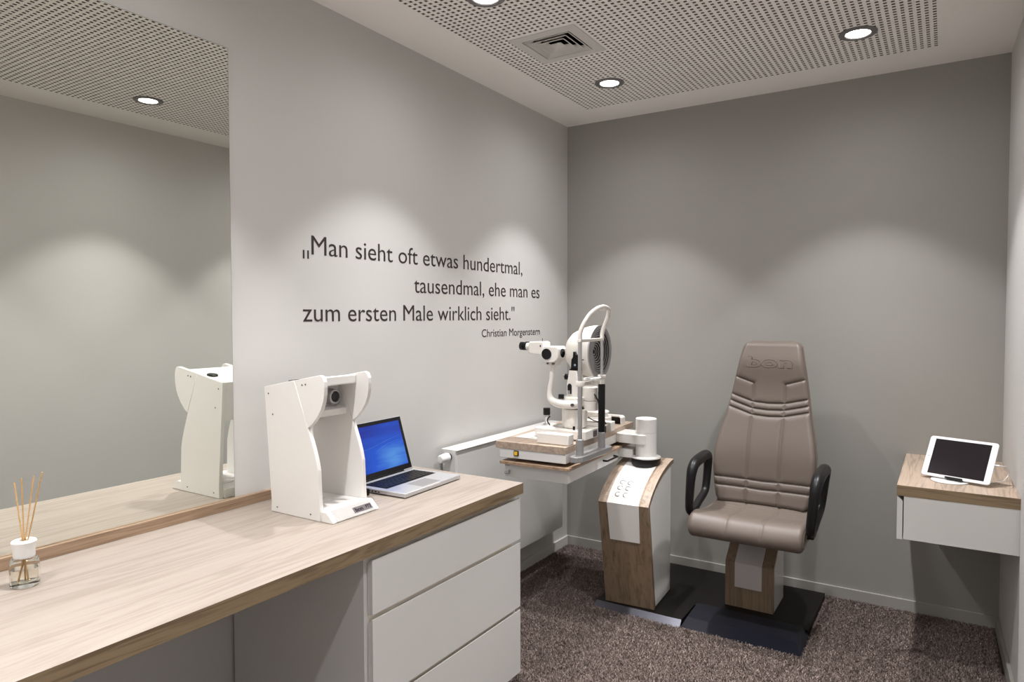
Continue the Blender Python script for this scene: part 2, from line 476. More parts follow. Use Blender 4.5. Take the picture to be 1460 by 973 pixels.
# ---- ceiling: plain border and a perforated field with real holes
PX0, PY1, P = 0.2475, 3.3925, 0.025
NX, NY = 65, 184
PX1, PYb = PX0 + NX * P, PY1 - NY * P
m = MB()
m.box(-T, PX0, Y0 - T, D + T, H, H + 0.013); m.box(PX1, W + T, Y0 - T, D + T, H, H + 0.013)
m.box(PX0, PX1, PY1, D + T, H, H + 0.013); m.box(PX0, PX1, Y0 - T, PYb, H, H + 0.013)
ceil = part('ceiling', m, 'ceiling', kind='structure')
VENT = (0.390, 0.690, 2.378, 2.682)
def hole_free(cx, cy):
    if VENT[0] < cx < VENT[1] and VENT[2] < cy < VENT[3]: return True
    return any((cx - lx) ** 2 + (cy - ly) ** 2 < 0.056 ** 2 for lx in LIGHT_X for ly in LIGHT_Y)
V, F, MI = [], [], []
h = 0.0061
for i in range(NX):
    for j in range(NY):
        cx, cy = PX0 + (i + .5) * P, PY1 - (j + .5) * P
        q = P / 2; k = len(V)
        V += [(cx - q, cy - q, H), (cx + q, cy - q, H), (cx + q, cy + q, H), (cx - q, cy + q, H)]
        if hole_free(cx, cy):
            near_lamp = any((cx - lx) ** 2 + (cy - ly) ** 2 < 0.056 ** 2 for lx in LIGHT_X for ly in LIGHT_Y)
            if not near_lamp and VENT[0] + .02 < cx < VENT[1] - .02 and VENT[2] + .02 < cy < VENT[3] - .02:
                continue      # the opening above the air diffuser
            F.append((k, k + 3, k + 2, k + 1)); MI.append(0); continue
        V += [(cx - h, cy - h, H), (cx + h, cy - h, H), (cx + h, cy + h, H), (cx - h, cy + h, H)]
        V += [(cx - h, cy - h, H + .012), (cx + h, cy - h, H + .012), (cx + h, cy + h, H + .012), (cx - h, cy + h, H + .012)]
        for a in range(4):
            c = (a + 1) % 4
            F.append((k + a, k + 4 + a, k + 4 + c, k + c)); MI.append(0)
            F.append((k + 4 + a, k + 8 + a, k + 8 + c, k + 4 + c)); MI.append(1)
me = bpy.data.meshes.new('perforated_panel'); me.from_pydata(V, [], F); me.materials.append(M['ceiling']); me.materials.append(pmat('cut_board_edge', (0.26, 0.205, 0.175), 0.9, spec=0.1, noise=0.1)); me.polygons.foreach_set('material_index', MI)
o = bpy.data.objects.new('perforated_panel', me); COL.objects.link(o); o.parent = ceil; o['kind'] = 'stuff'
m = MB(); m.box(PX0, PX1, PYb, VENT[2], H + .012, H + .02); m.box(PX0, PX1, VENT[3], PY1, H + .012, H + .02)
m.box(PX0, VENT[0], VENT[2], VENT[3], H + .012, H + .02); m.box(VENT[1], PX1, VENT[2], VENT[3], H + .012, H + .02)
m.box(VENT[0] - .01, VENT[1] + .01, VENT[2] - .01, VENT[3] + .01, H + .09, H + .1)
q0, q1, q2, q3 = VENT
m.box(q0 - .01, q0, q2 - .01, q3 + .01, H + .012, H + .09); m.box(q1, q1 + .01, q2 - .01, q3 + .01, H + .012, H + .09)  # unseen dark walls added to keep stray light out of the vent gaps
m.box(q0, q1, q2 - .01, q2, H + .012, H + .09); m.box(q0, q1, q3, q3 + .01, H + .012, H + .09)
part('fleece_and_vent_box', m, 'fleece', ceil)
m = MB(); m.box(-T, W + T, Y0 - T, D + T, H + .1, H + .2); part('slab', m, 'ceiling', ceil)

# ---- carpet pile: blades, nobody could count them
rng = np.random.default_rng(3)
def pile(x0, x1, y0, y1, n, hgt, wid):
    x = rng.uniform(x0, x1, n); y = rng.uniform(y0, y1, n)
    keep = ~((x > .515) & (x < 1.45) & (y > 2.905) & (y < 3.60))
    keep &= ~((x < .55) & (y < 2.135) & (y > 1.34))
    x, y = x[keep], y[keep]; n = len(x)
    a = rng.uniform(0, 2 * PI, n); lean = rng.uniform(0.1, 1.3, n) * hgt; la = rng.uniform(0, 2 * PI, n)
    hh = hgt * rng.uniform(.65, 1.15, n); w = wid * rng.uniform(.7, 1.3, n)
    dx, dy = np.cos(a) * w / 2, np.sin(a) * w / 2
    tx, ty = x + np.cos(la) * lean, y + np.sin(la) * lean
    v = np.empty((n, 4, 3), np.float32)
    v[:, 0] = np.stack([x - dx, y - dy, np.zeros(n)], 1); v[:, 1] = np.stack([x + dx, y + dy, np.zeros(n)], 1)
    v[:, 2] = np.stack([tx + dx * .8, ty + dy * .8, hh], 1); v[:, 3] = np.stack([tx - dx * .8, ty - dy * .8, hh], 1)
    # clumps: neighbouring blades share their tone a little
    sh = rng.beta(2.0, 2.6, n)
    return v.reshape(-1, 3), np.repeat(sh, 4)
v1, s1 = pile(.012, W - .012, 1.75, D - .012, 420000, .012, .0027)
v2, s2 = pile(.012, W - .012, 0.3, 1.75, 130000, .012, .0042)
v = np.concatenate([v1, v2]); sh = np.concatenate([s1, s2]).astype(np.float32)
v[:, 0] = np.clip(v[:, 0], .012, W - .013); v[:, 1] = np.clip(v[:, 1], 0, D - .013)
nq = len(v) // 4
me = bpy.data.meshes.new('carpet_pile')
me.vertices.add(len(v)); me.vertices.foreach_set('co', v.ravel())
me.loops.add(nq * 4); me.loops.foreach_set('vertex_index', np.arange(nq * 4, dtype=np.int32))
me.polygons.add(nq); me.polygons.foreach_set('loop_start', np.arange(0, nq * 4, 4, dtype=np.int32))
me.update(calc_edges=True)
at = me.attributes.new('shade', 'FLOAT', 'POINT'); at.data.foreach_set('value', sh)
me.materials.append(M['fibre'])
o = bpy.data.objects.new('carpet_pile', me); COL.objects.link(o); o.parent = floor; o['kind'] = 'stuff'

# ================================================================== DOWNLIGHTS
WHERE = {(0, 0): 'round recessed ceiling downlight nearest the inner grey corner, right of the air vent',
         (1, 0): 'round recessed ceiling downlight at right above the treatment chair side, nearest the right wall',
         (0, 1): 'round recessed ceiling downlight cut by the top edge, nearer the viewer than the air vent',
         (1, 1): 'round recessed ceiling downlight seen only as a reflection in the wall mirror'}
for iy, ly in enumerate(LIGHT_Y):
    for ix, lx in enumerate(LIGHT_X):
        lab = WHERE.get((ix, iy), 'round recessed ceiling downlight behind the viewer, %s row, %s side' % (['', '', 'first', 'second', 'third'][iy], ['left', 'right'][ix]))
        t = thing('downlight', lab, 'ceiling light', (lx, ly, H), 'recessed ceiling downlights')
        m = MB(); m.lathe([(.0445, 0.004), (.0445, -.002), (.048, -.006), (.066, -.006), (.070, -.003), (.070, .0)], (lx, ly, H), (0, 0, 1), 40, closed=True)
        part('trim_ring', m, 'lamp_ring', t)
        m = MB(); m.lathe([(.0, -.0030), (.0435, -.0030), (.0435, -.0006), (.0, -.0006)], (lx, ly, H), (0, 0, 1), 32)
        part('lens', m, 'lens_lamp', t)
        for watts, half, blend in BEAMS:
            ld = bpy.data.lights.new('downlight_beam', 'SPOT')
            ld.energy = watts; ld.spot_size = math.radians(2 * half); ld.spot_blend = blend
            ld.shadow_soft_size = 0.03; ld.color = LIGHT_COL
            lo = bpy.data.objects.new('downlight_beam', ld); COL.objects.link(lo)
            lo.location = (0, 0, -.012); lo.parent = t

# ================================================================== AIR DIFFUSER
vx0, vx1, vy0, vy1 = VENT
vcx, vcy = (vx0 + vx1) / 2, (vy0 + vy1) / 2
t = thing('air_vent', 'square white ceiling air diffuser with nested louvres in the perforated ceiling', 'air vent', (vcx, vcy, H))
def sq_ring(m, ro, zo, ri, zi, th=.0016):
    vs = []
    for r, z in ((ro, zo), (ri, zi), (ri, zi + th), (ro, zo + th)):
        vs += [(vcx - r, vcy - r, z), (vcx + r, vcy - r, z), (vcx + r, vcy + r, z), (vcx - r, vcy + r, z)]
    fs = []
    for k in range(4):
        k2 = (k + 1) % 4
        for a in range(4):
            b = (a + 1) % 4
            fs.append((k * 4 + a, k * 4 + b, k2 * 4 + b, k2 * 4 + a))
    v, f = m._add(vs, fs); bmesh.ops.recalc_face_normals(m.bm, faces=f)
R0 = (vx1 - vx0) / 2
m = MB(); sq_ring(m, R0, H - .004, R0 - .042, H - .004, .004); sq_ring(m, R0 - .041, H - .004, R0 - .045, H + .012)
part('frame', m, 'trim', t)
for k in range(3):
    ro = R0 - .050 - .023 * k
    m = MB(); sq_ring(m, ro, H - .0045, ro - .017, H + .011); sq_ring(m, ro + .0035, H - .0045, ro - .0005, H - .0050, .001)
    part('louvre', m, 'trim', t)
m = MB()
r = R0 - .050 - .023 * 3 - .002
v, f = m._add([(vcx - r, vcy - r, H - .004), (vcx + r, vcy - r, H - .004), (vcx + r, vcy + r, H - .004), (vcx - r, vcy + r, H - .004), (vcx, vcy, H + .012)],
              [(0, 1, 4), (1, 2, 4), (2, 3, 4), (3, 0, 4)])
part('centre_cone', m, 'trim', t)

# ================================================================== MIRROR, LETTERING
t = thing('wall_mirror', 'large frameless rectangular mirror on the white wall above the wooden worktop', 'mirror', (0, .5, .80))
m = MB(); m.box(.0008, .0052, -.45, 1.361, .7995, 2.219); part('backing_glass', m, 'mirror_edge', t)
m = MB(); m.box(.0053, .006, -.449, 1.3595, .8005, 2.2175); part('silvered_face', m, 'mirror', t)

t = thing('wall_lettering', 'four lines of dark grey German quotation lettering on the white left wall', 'lettering', (.0, 2.4, 1.27))
YD, ZD = (0, 1, 0), (0, 0, 1)
def line(s, y0, y1, z, cap, sp=1.0):
    bm = text_bm(s, y1 - y0, cap / 0.72, None, (.0004, y0, z), YD, ZD, spacing=sp, offset=-.003)
    letters(bm, 'lettering', t)
line('Man sieht oft etwas hundertmal,', 1.690, 3.126, 1.601, .068)
m = MB(); m.box(.0004, .0012, 1.651, 1.658, 1.584, 1.614); m.box(.0004, .0012, 1.671, 1.678, 1.584, 1.614); part('quote_mark', m, 'lettering', t)
line('tausendmal, ehe man es', 2.246, 3.307, 1.481, .068)
line('zum ersten Male wirklich sieht."', 1.648, 3.046, 1.3615, .066)
line('Christian Morgenstern', 2.748, 3.311, 1.2785, .038)

# ================================================================== RADIATOR
t = thing('radiator', 'flat white panel radiator on the left wall behind the instrument table', 'radiator', (.06, 2.9, .19))
RY0, RY1 = 2.400, 3.395
m = MB(); m.box(.032, .098, RY0 + .003, RY1 - .003, .195, .780); part('core', m, 'lacquer', t)
m = MB(); m.box(.098, .103, RY0 + .004, RY1 - .004, .192, .782, .002); part('front_panel', m, 'lacquer', t)
m = MB(); m.box(.020, .108, RY0, RY1, .7845, .7900, .002); part('top_cover', m, 'gloss', t)
for y0 in (RY0 - .0005, RY1 - .0035):
    m = MB(); m.box(.030, .100, y0, y0 + .004, .195, .784, .001); part('side_cover', m, 'lacquer', t)
for y0 in (RY0 + .15, RY1 - .15):
    m = MB(); m.box(.0008, .034, y0, y0 + .03, .25, .74); part('wall_bracket', m, 'trim', t)
vz, vx = .757, .066
m = MB(); m.cyl((vx, RY0 - .0005, vz), (0, -1, 0), .016, .012, 24); part('valve_collar', m, 'black', t)
m = MB(); m.lathe([(.0175, 0), (.021, .004), (.021, .02), (.018, .050), (.014, .056), (.0, .057)], (vx, RY0 - .011, vz), (0, -1, 0), 24)
part('thermostat_head', m, 'white_plastic', t)

# ================================================================== WORKTOP + DRAWERS
ZW = .7686
t = thing('worktop', 'long light oak worktop running under the mirror along the left wall', 'worktop', (.3, .6, ZW - .0393))
m = MB(); m.box(.0005, .6165, Y0 + .002, 2.1295, ZW - .0393, ZW, .0006, 1)
bmesh.ops.recalc_face_normals(m.bm, faces=m.bm.faces)
m.bm.normal_update()
for f in m.bm.faces:
    if abs(f.normal.z) < .5: f.material_index = 1
part('board', m, ['wood_y', 'wood_edge'], t)
m = MB(); m.box(.0005, .019, Y0 + .002, 1.515, ZW + .0002, .7995, .0006, 1); part('upstand', m, 'wood_dark', t)

t = thing('drawer_unit', 'white handleless three drawer unit under the end of the oak worktop', 'cabinet', (.3, 1.74, 0))
XF = .605
m = MB()
m.box(.013, .584, 1.345, 1.361, .055, ZW - .0396); m.box(.013, .584, 2.108, 2.124, .055, ZW - .0396)
m.box(.013, .03, 1.361, 2.108, .06, .72); m.box(.013, .57, 1.361, 2.108, .055, .071); m.box(.013, .5813, 1.361, 2.108, .718, ZW - .0396)
part('carcass', m, 'lacquer', t)
m = MB(); m.box(.02, .545, 1.35, 2.12, .0, .055); part('plinth', m, 'lacquer', t)
for z0, z1 in ((.560, .712), (.3085, .545), (.062, .2945)):
    m = MB(); m.box(.5815, .5855, 1.361, 2.108, z1 - .04, min(z1 + .03, .7178)); part('grip_recess', m, 'lacquer_lit', t)
    m = MB()
    m.prism([(XF - .0185, z0), (XF, z0), (XF, z1), (XF - .004, z1), (XF - .0185, z1 - .0145)], 1, 1.357, 2.1255)
    m.bm.normal_update()
    part('drawer_front', m, 'lacquer', t)
    m = MB(); m.box(.05, XF - .0188, 1.365, 2.104, z0 + .03, z1 - .06); part('drawer_box', m, 'lacquer', t)

# ================================================================== REED DIFFUSER
bx_, by_ = .1605, .705
t = thing('reed_diffuser', 'clear glass reed diffuser with white collar at far left of worktop', 'diffuser', (bx_, by_, ZW))
zb = ZW + .0003
m = MB(); m.lathe([(.0, .0), (.026, 0), (.0285, .003), (.0292, .010), (.0288, .052), (.026, .062), (.020, .067), (.018, .070), (.0155, .070), (.0155, .066), (.0235, .058), (.0262, .05), (.0262, .012), (.024, .009), (0, .008)], (bx_, by_, zb), (0, 0, 1), 40)
part('bottle', m, 'glass', t)
m = MB(); m.lathe([(0, .0085), (.0238, .0095), (.0259, .0125), (.0259, .040), (0, .040)], (bx_, by_, zb), (0, 0, 1), 36); part('liquid', m, 'liquid', t)
m = MB(); m.lathe([(.0205, .065), (.0215, .069), (.0215, .084), (.0245, .097), (.025, .101), (.023, .1035), (.009, .1035), (.008, .088), (.0, .088)], (bx_, by_, zb), (0, 0, 1), 40)
part('collar', m, 'white_plastic', t)
vr = Vector((.844, .536, 0)); vf = Vector((-.536, .844, 0))
base = Vector((bx_, by_, zb))
for a, d_, hh in ((-.021, .004, .234), (.0045, -.008, .246), (.018, .012, .247), (.0455, .0, .258)):
    top = base + vr * a + vf * d_ + Vector((0, 0, hh))
    bot = base - vr * a * .42 - vf * d_ * .5 + Vector((0, 0, .011))
    if abs(a) > .04: bot = base - vr * .012 + Vector((0, 0, .011))
    m = MB(); m.tube([bot, (bot + top) / 2, top], .0016, 8, 2); part('reed', m, 'reed', t)

# ================================================================== VISION TEST DEVICE
t = thing('vision_tester', 'white arch shaped vision testing device with black lens standing on the worktop', 'eye test device', (.25, 1.49, ZW))
def side_outline():
    front = [(.361, .7695), (.356, .833), (.352, .922), (.345, .952), (.334, .985), (.322, 1.015), (.311, 1.044)]
    return front
SEAM_T, SEAM_B = (.251, 1.1855), (.311, 1.044)
wing_arc = [(.3125, 1.046), (.332, 1.060), (.352, 1.081), (.367, 1.102), (.377, 1.125), (.382, 1.148), (.383, 1.169), (.382, 1.186), (.378, 1.197), (.371, 1.203), (.362, 1.205)]
for y0, y1 in ((1.395, 1.409), (1.577, 1.591)):
    m = MB()
    m.prism([(.138, .7695), (.361, .7695)] + side_outline()[1:] + [SEAM_T, (.113, 1.160), (.1405, .80)], 1, y0, y1, .0012, 2)
    sp_ = part('side_panel', m, 'device', t)
    m = MB()
    m.prism([(SEAM_T[0] + .0012, SEAM_T[1]), (SEAM_B[0] + .001, SEAM_B[1] + .001)] + wing_arc, 1, y0, y1, .0012, 2)
    part('wing', m, 'device', t)
    m = MB()
    ys = y0 - .0003 if y0 < 1.5 else y1 + .0003
    ax = (0, -1, 0) if y0 < 1.5 else (0, 1, 0)
    for sx, sz in ((.133, 1.139), (.152, 1.075), (.168, .786), (.319, .786), (.288, 1.173), (.303, 1.1755)):
        m.cyl((sx, ys, sz), ax, .0026, .0006, 12)
    part('screw', m, 'screw', sp_)
m = MB()
m.prism([(.118, 1.138), (.128, 1.138), (.300, 1.164), (.327, 1.166), (.330, 1.170), (.330, 1.192), (.327, 1.1955), (.113, 1.160)], 1, 1.4095, 1.5765, .001)
part('top_plate', m, 'device', t)
m = MB(); m.prism([(.1185, 1.139), (.134, 1.141), (.139, 1.03), (.128, 1.03)], 1, 1.4095, 1.5765); part('rear_panel', m, 'device', t)
m = MB(); m.prism([(.148, 1.141), (.248, 1.156), (.248, 1.095), (.285, 1.085), (.285, 1.066), (.236, 1.062), (.150, 1.062)], 1, 1.4095, 1.5765, .001); part('camera_housing', m, 'device', t)
m = MB(); m.cyl((.215, 1.428, 1.1745), (-.16, 0, 1), .018, .0085, 28, .002); part('top_knob', m, 'black', t)
lc = (.2482, 1.535, 1.124)
m = MB(); m.lathe([(.026, 0), (.026, .010), (.0235, .013), (.0235, .030), (.0215, .032), (.018, .032), (.017, .026), (0, .026)], lc, (1, 0, 0), 36)
ln_ = part('lens_barrel', m, 'brushed', t)
m = MB(); m.lathe([(0, .0265), (.0168, .0265), (.0168, .0285), (.010, .031), (0, .032)], lc, (1, 0, 0), 30); part('lens_glass', m, 'black_gloss', ln_)
m = MB(); m.box(.128, .145, 1.4095, 1.5765, ZW + .0005, .80, .001)
m.prism([(.135, ZW + .0005), (.411, ZW + .0005), (.412, .773), (.386, .7985), (.379, .8005), (.135, .7925)], 1, 1.4098, 1.5762, .0015)
m.prism([(.362, ZW + .0005), (.411, ZW + .0005), (.412, .773), (.386, .7985), (.379, .8005), (.362, .799)], 1, 1.397, 1.5885, .0015)
part('base', m, 'device', t)
m = MB(); m.lathe([(0, 0), (.034, 0), (.034, .002), (.028, .004), (0, .004)], (.25, 1.49, .7955), (0, 0, 1), 32); part('sensor_dish', m, 'gloss', t)
# tag on the slanted front of the base
nx, nz = .0255, .0260
ln = math.hypot(nx, nz); nrm = Vector((nx / ln, 0, nz / ln)); upv = Vector((-.0260, 0, .0255)).normalized()
c0 = Vector((.3993, 1.492, .7857))
m = MB()
vs = []
for dn in (.0004, .0014):
    for (yy, uu) in ((0, -.0095), (.075, -.0095), (.075, .0095), (0, .0095)):
        p = c0 + nrm * (dn - .0003) + upv * uu; p.y = 1.492 + yy; vs.append(p)
m._add(vs, [(3, 2, 1, 0), (4, 5, 6, 7), (0, 1, 5, 4), (1, 2, 6, 5), (2, 3, 7, 6), (3, 0, 4, 7)])
tg = part('maker_tag', m, 'tag', t)
o_ = c0 + nrm * .0012 - upv * .0062; o_.y = 1.498
part('tag_lettering', text_bm('bon', .031, .0175, None, o_, (0, 1, 0), upv, depth=.0006, offset=.02), 'black', tg)
o_ = c0 + nrm * .0012 - upv * .0045; o_.y = 1.543
part('tag_lettering', text_bm('FT2', .021, .0145, None, o_, (0, 1, 0), upv, depth=.0006, offset=.02), 'black', tg)

# black adapter half hidden between device and laptop
t = thing('power_adapter', 'small black adapter box between the white device and laptop corner', 'adapter', (.22, 1.665, ZW))
m = MB(); m.box(.165, .265, 1.635, 1.70, ZW + .0005, ZW + .0235, .003); part('housing', m, 'black', t)

# ================================================================== LAPTOP
# laptop axes: u along its front edge (to the right, +y), w from back to front (+x)
LA = math.radians(2.2)
LU = Vector((-math.sin(LA), math.cos(LA), 0)); LV = Vector((math.cos(LA), math.sin(LA), 0))
hb = Vector((.176, 1.7165, ZW))      # back left foot of the base
t = thing('laptop', 'open silver laptop with blue screen on the worktop beside the white device', 'laptop', hb + LU * .16)
LW, LD, LT = .325, .226, .0175
ZF = .0008
def lp(m, u0, u1, w0, w1, z0, z1, bev=0, **k):
    m.X = Matrix(((LV.x, LU.x, 0, hb.x), (LV.y, LU.y, 0, hb.y), (0, 0, 1, hb.z), (0, 0, 0, 1)))
    m.box(w0, w1, u0, u1, z0, z1, bev, **k)
    for f in m.bm.faces: f.material_index = f.material_index
    return m
m = lp(MB(), 0, LW, 0, LD, .003, LT, .0025); bmesh.ops.recalc_face_normals(m.bm, faces=m.bm.faces); bs = part('base', m, 'laptop', t)
m = MB(); lp(m, .012, .03, .01, .03, ZF, .004); lp(m, LW - .03, LW - .012, .01, .03, ZF, .004); lp(m, .012, .03, LD - .03, LD - .01, ZF, .004); lp(m, LW - .03, LW - .012, LD - .03, LD - .01, ZF, .004)
part('rubber_foot', m, 'black', bs)
m = lp(MB(), .022, LW - .022, .022, .128, LT - .001, LT + .0002); part('keyboard_well', m, 'black', bs)
m = MB()
rows = [(13, .0085), (14, .0165), (14, .0165), (13, .0165), (12, .0165), (9, .0165)]
w = .024
for r_, (nk, hh) in enumerate(rows):
    pitch_ = (LW - .048) / nk
    for i in range(nk):
        lp(m, .024 + i * pitch_ + .0012, .024 + (i + 1) * pitch_ - .0012, w + .001, w + hh - .0012, LT, LT + .0016)
    w += hh + .0006
part('keys', m, 'black', bs, kind='stuff')
m = lp(MB(), .110, .215, .142, .215, LT - .001, LT + .00015); part('touchpad', m, 'brushed', bs)
m = lp(MB(), .130, .195, LD - .003, LD + .0002, LT - .004, LT + .0001); part('lid_notch', m, 'gloss', bs)
m = MB()
for k in range(5): lp(m, -.0002, .001, .05 + k * .014, .058 + k * .014, .007, .011)
part('ports', m, 'black', bs)
# lid
tilt = math.radians(17)
ldir = (-LV * math.sin(tilt) + Vector((0, 0, 1)) * math.cos(tilt))       # up along the lid
lnor = (LV * math.cos(tilt) + Vector((0, 0, 1)) * math.sin(tilt))        # outward from the screen
ho = hb + Vector((0, 0, LT - .003)) - LV * .001
def lid(m, u0, u1, a0, a1, n0, n1, bev=0):
    m.X = Matrix(((lnor.x, LU.x, ldir.x, ho.x), (lnor.y, LU.y, ldir.y, ho.y), (lnor.z, LU.z, ldir.z, ho.z), (0, 0, 0, 1)))
    m.box(n0, n1, u0, u1, a0, a1, bev, seg=3)
    return m
LH = .213
m = lid(MB(), 0, LW, .002, LH, -.006, -.0005, .002); bmesh.ops.recalc_face_normals(m.bm, faces=m.bm.faces); ld_ = part('lid', m, 'laptop', t)
m = lid(MB(), .0015, LW - .0015, .008, LH - .0015, -.001, .0004, .0003); part('bezel', m, 'black_gloss', ld_)
m = lid(MB(), .05, LW - .05, -.004, .008, -.006, .001, .002); part('hinge', m, 'black', ld_)
# screen, with uv
m = MB()
X = Matrix(((lnor.x, LU.x, ldir.x, ho.x), (lnor.y, LU.y, ldir.y, ho.y), (lnor.z, LU.z, ldir.z, ho.z), (0, 0, 0, 1)))
m.X = X
a0, a1, b0, b1 = .017, LW - .017, .027, LH - .015
v, f = m._add([(.0008, a0, b0), (.0008, a1, b0), (.0008, a1, b1), (.0008, a0, b1)], [(0, 1, 2, 3)])
uv = m.bm.loops.layers.uv.new('UVMap')
for lo_, c in zip(f[0].loops, ((0, 0), (1, 0), (1, 1), (0, 1))): lo_[uv].uv = c
sc_ = part('display', m, 'screen', ld_)
m = MB(); m.X = X
pts = [(.0011, a0 + .01, b0 + .085), (.0011, a0 + .10, b0 + .088), (.0011, a0 + .20, b0 + .105), (.0011, a0 + .27, b0 + .115)]
m.tube(pts, [.0002, .0004, .0005, .0002], 5, 5)
m.tube([(.0011, a0 + .13, b0 + .07), (.0011, a0 + .19, b0 + .09), (.0011, a0 + .27, b0 + .098)], [.0002, .0005, .0002], 5, 5)
part('wallpaper_streaks', m, 'screen_line', sc_)

# ================================================================== PEDESTAL (console) WITH COLUMN
PA = math.radians(3.5)
po = Vector((.690, 2.957, 0))
def pedX(m):
    m.X = Matrix.Translation(po) @ Matrix.Rotation(PA, 4, 'Z'); return m
prof = [(0.0, .032), (-.098, .530), (-.072, .556), (-.035, .582), (.010, .606), (.060, .628), (.115, .646), (.170, .660), (.235, .671), (.302, .676)]
def offset_profile(P, d):
    out = []
    for i, p in enumerate(P):
        a = Vector(P[max(i - 1, 0)]); b = Vector(P[min(i + 1, len(P) - 1)])
        if i == 1:
            t1 = (Vector(P[1]) - Vector(P[0])).normalized(); t2 = (Vector(P[2]) - Vector(P[1])).normalized()
            n1 = Vector((t1.y, -t1.x)); n2 = Vector((t2.y, -t2.x)); n = (n1 + n2).normalized(); k = d / max(n.dot(n1), .3)
            out.append(tuple(Vector(p) + n * k)); continue
        tg = (b - a).normalized() if 0 < i < len(P) - 1 else ((b - Vector(p)).normalized() if i == 0 else (Vector(p) - a).normalized())
        n = Vector((tg.y, -tg.x))
        out.append(tuple(Vector(p) + n * d))
    return out
t = thing('control_console', 'curved oak and white console pedestal with round push buttons left of chair', 'console', (.69, 3.08, .0))
inner = offset_profile(prof, .020)
# offset direction check: inner must lie behind the face
if inner[0][0] < 0: inner = offset_profile(prof, -.020)
m = pedX(MB()); m.prism(prof + inner[::-1], 0, -.1185, .1185, .0008, 1)
part('oak_shell', m, ['wood_z'], t)
HW = .1165
m = pedX(MB()); m.prism([(p[0] + .0, p[1]) for p in inner] + [(.276, .64), (.272, .034), (.02, .034)], 0, -HW + .004, HW - .004)
part('white_body', m, 'gloss', t)
m = pedX(MB()); m.box(-.10, .10, .03, .26, .0305, .036); part('foot', m, 'black', t)
# white centre panel lying on the shell
def along(P, z0):
    """cut the front run so that it begins at height z0"""
    a, b = P[0], P[1]; k = (z0 - a[1]) / (b[1] - a[1])
    return [(a[0] + (b[0] - a[0]) * k, z0)] + list(P[1:])
sgn = 1 if offset_profile(prof, .005)[0][0] < 0 else -1
po1 = offset_profile(prof, .0035 * sgn); po1 = along(po1, .352)[:-1]
pi1 = offset_profile(prof, -.002 * sgn); pi1 = along(pi1, .352)[:-1]
m = pedX(MB()); m.prism(po1 + pi1[::-1], 0, -.077, .074, .001, 1)
# taper the lower apron
for v in m.bm.verts:
    l = m.X.inverted() @ v.co
    if l.z < .52: 
        k = (.53 - l.z) / .178
        l.x = l.x * (1 - .05 * k); v.co = m.X @ l
pn = part('control_panel', m, 'gloss', t)
m = pedX(MB()); pr_o = offset_profile(prof, .0008 * sgn); pr_i = offset_profile(prof, -.002 * sgn)
m.prism(along(pr_o, .50)[1:-1] + along(pr_i, .50)[1:-1][::-1], 0, .0745, .0805); part('reveal', m, 'wood_dark', t)
def surf(yl):
    for a, b in zip(prof[1:], prof[2:]):
        if a[0] <= yl <= b[0]:
            k = (yl - a[0]) / (b[0] - a[0]); tg = Vector((0, b[0] - a[0], b[1] - a[1])).normalized()
            return a[1] + (b[1] - a[1]) * k, Vector((0, -tg.z, tg.y))
for yl in (.003, -.031, -.064):
    for xl in (-.036, .002):
        z, n_ = surf(yl)
        n_ = Vector((0, n_.y, n_.z)); p = Vector((xl, yl, z)) + n_ * .0034
        m = pedX(MB()); m.lathe([(.0135, 0), (.0135, .0012), (.0115, .0018), (.0108, .0004)], p, n_, 28, closed=True)
        rg = part('button_ring', m, 'silver', pn)
        m = pedX(MB()); m.lathe([(0, 0), (.0106, 0), (.0100, .0012), (0, .0017)], p, n_, 24); part('button', m, 'gloss', rg) if False else part('button', m, 'gloss', pn)
pts = []
for yl, dx in ((.022, .008), (.018, 0), (-.02, 0), (-.062, 0), (-.075, .010)):
    z, n_ = surf(yl); pts.append(pedX(MB()).X @ (Vector((-.066 + dx, yl, z)) + n_ * .0038))
m = MB(); m.tube(pts, .0013, 6, 6); part('panel_groove', m, 'insert', pn)
# oak strips either side (grain along the arc)
for x0, x1 in ((-.1188, -.0785), (.082, .1188)):
    q = offset_profile(prof, .0006 * sgn)[1:]; qi = offset_profile(prof, -.001 * sgn)[1:]
    m = pedX(MB()); m.prism(q + qi[::-1], 0, x0, x1); part('top_veneer', m, 'wood_arc', t)

cx, cy = .692, 3.148
CZ = .008
t = thing('swivel_column', 'short round white swivel column on top of the oak console', 'column', (cx, cy, .655))
m = MB(); m.lathe([(.0, .655), (.066, .655), (.069, .666), (.071, .672), (.071, .690), (.066, .693), (0, .693)], (cx, cy, 0), (0, 0, 1), 48); part('black_collar', m, 'black', t)
m = MB(); m.lathe([(.0, .6932), (.0705, .6932), (.0715, .696), (.0705, .700), (.051, .703), (0, .703)], (cx, cy, 0), (0, 0, 1), 48); part('flange', m, 'gloss', t)
m = MB(); m.lathe([(0, .703), (.0505, .703), (.0505, .8165), (.0, .8165)], (cx, cy, 0), (0, 0, 1), 48); part('lower_drum', m, 'gloss', t)
m = MB(); m.lathe([(0, .8165), (.048, .8165), (.048, .8185), (0.0505, .8190), (.0505, .882), (.0485, .885), (0, .885)], (cx, cy, 0), (0, 0, 1), 48); part('cap', m, 'gloss', t)

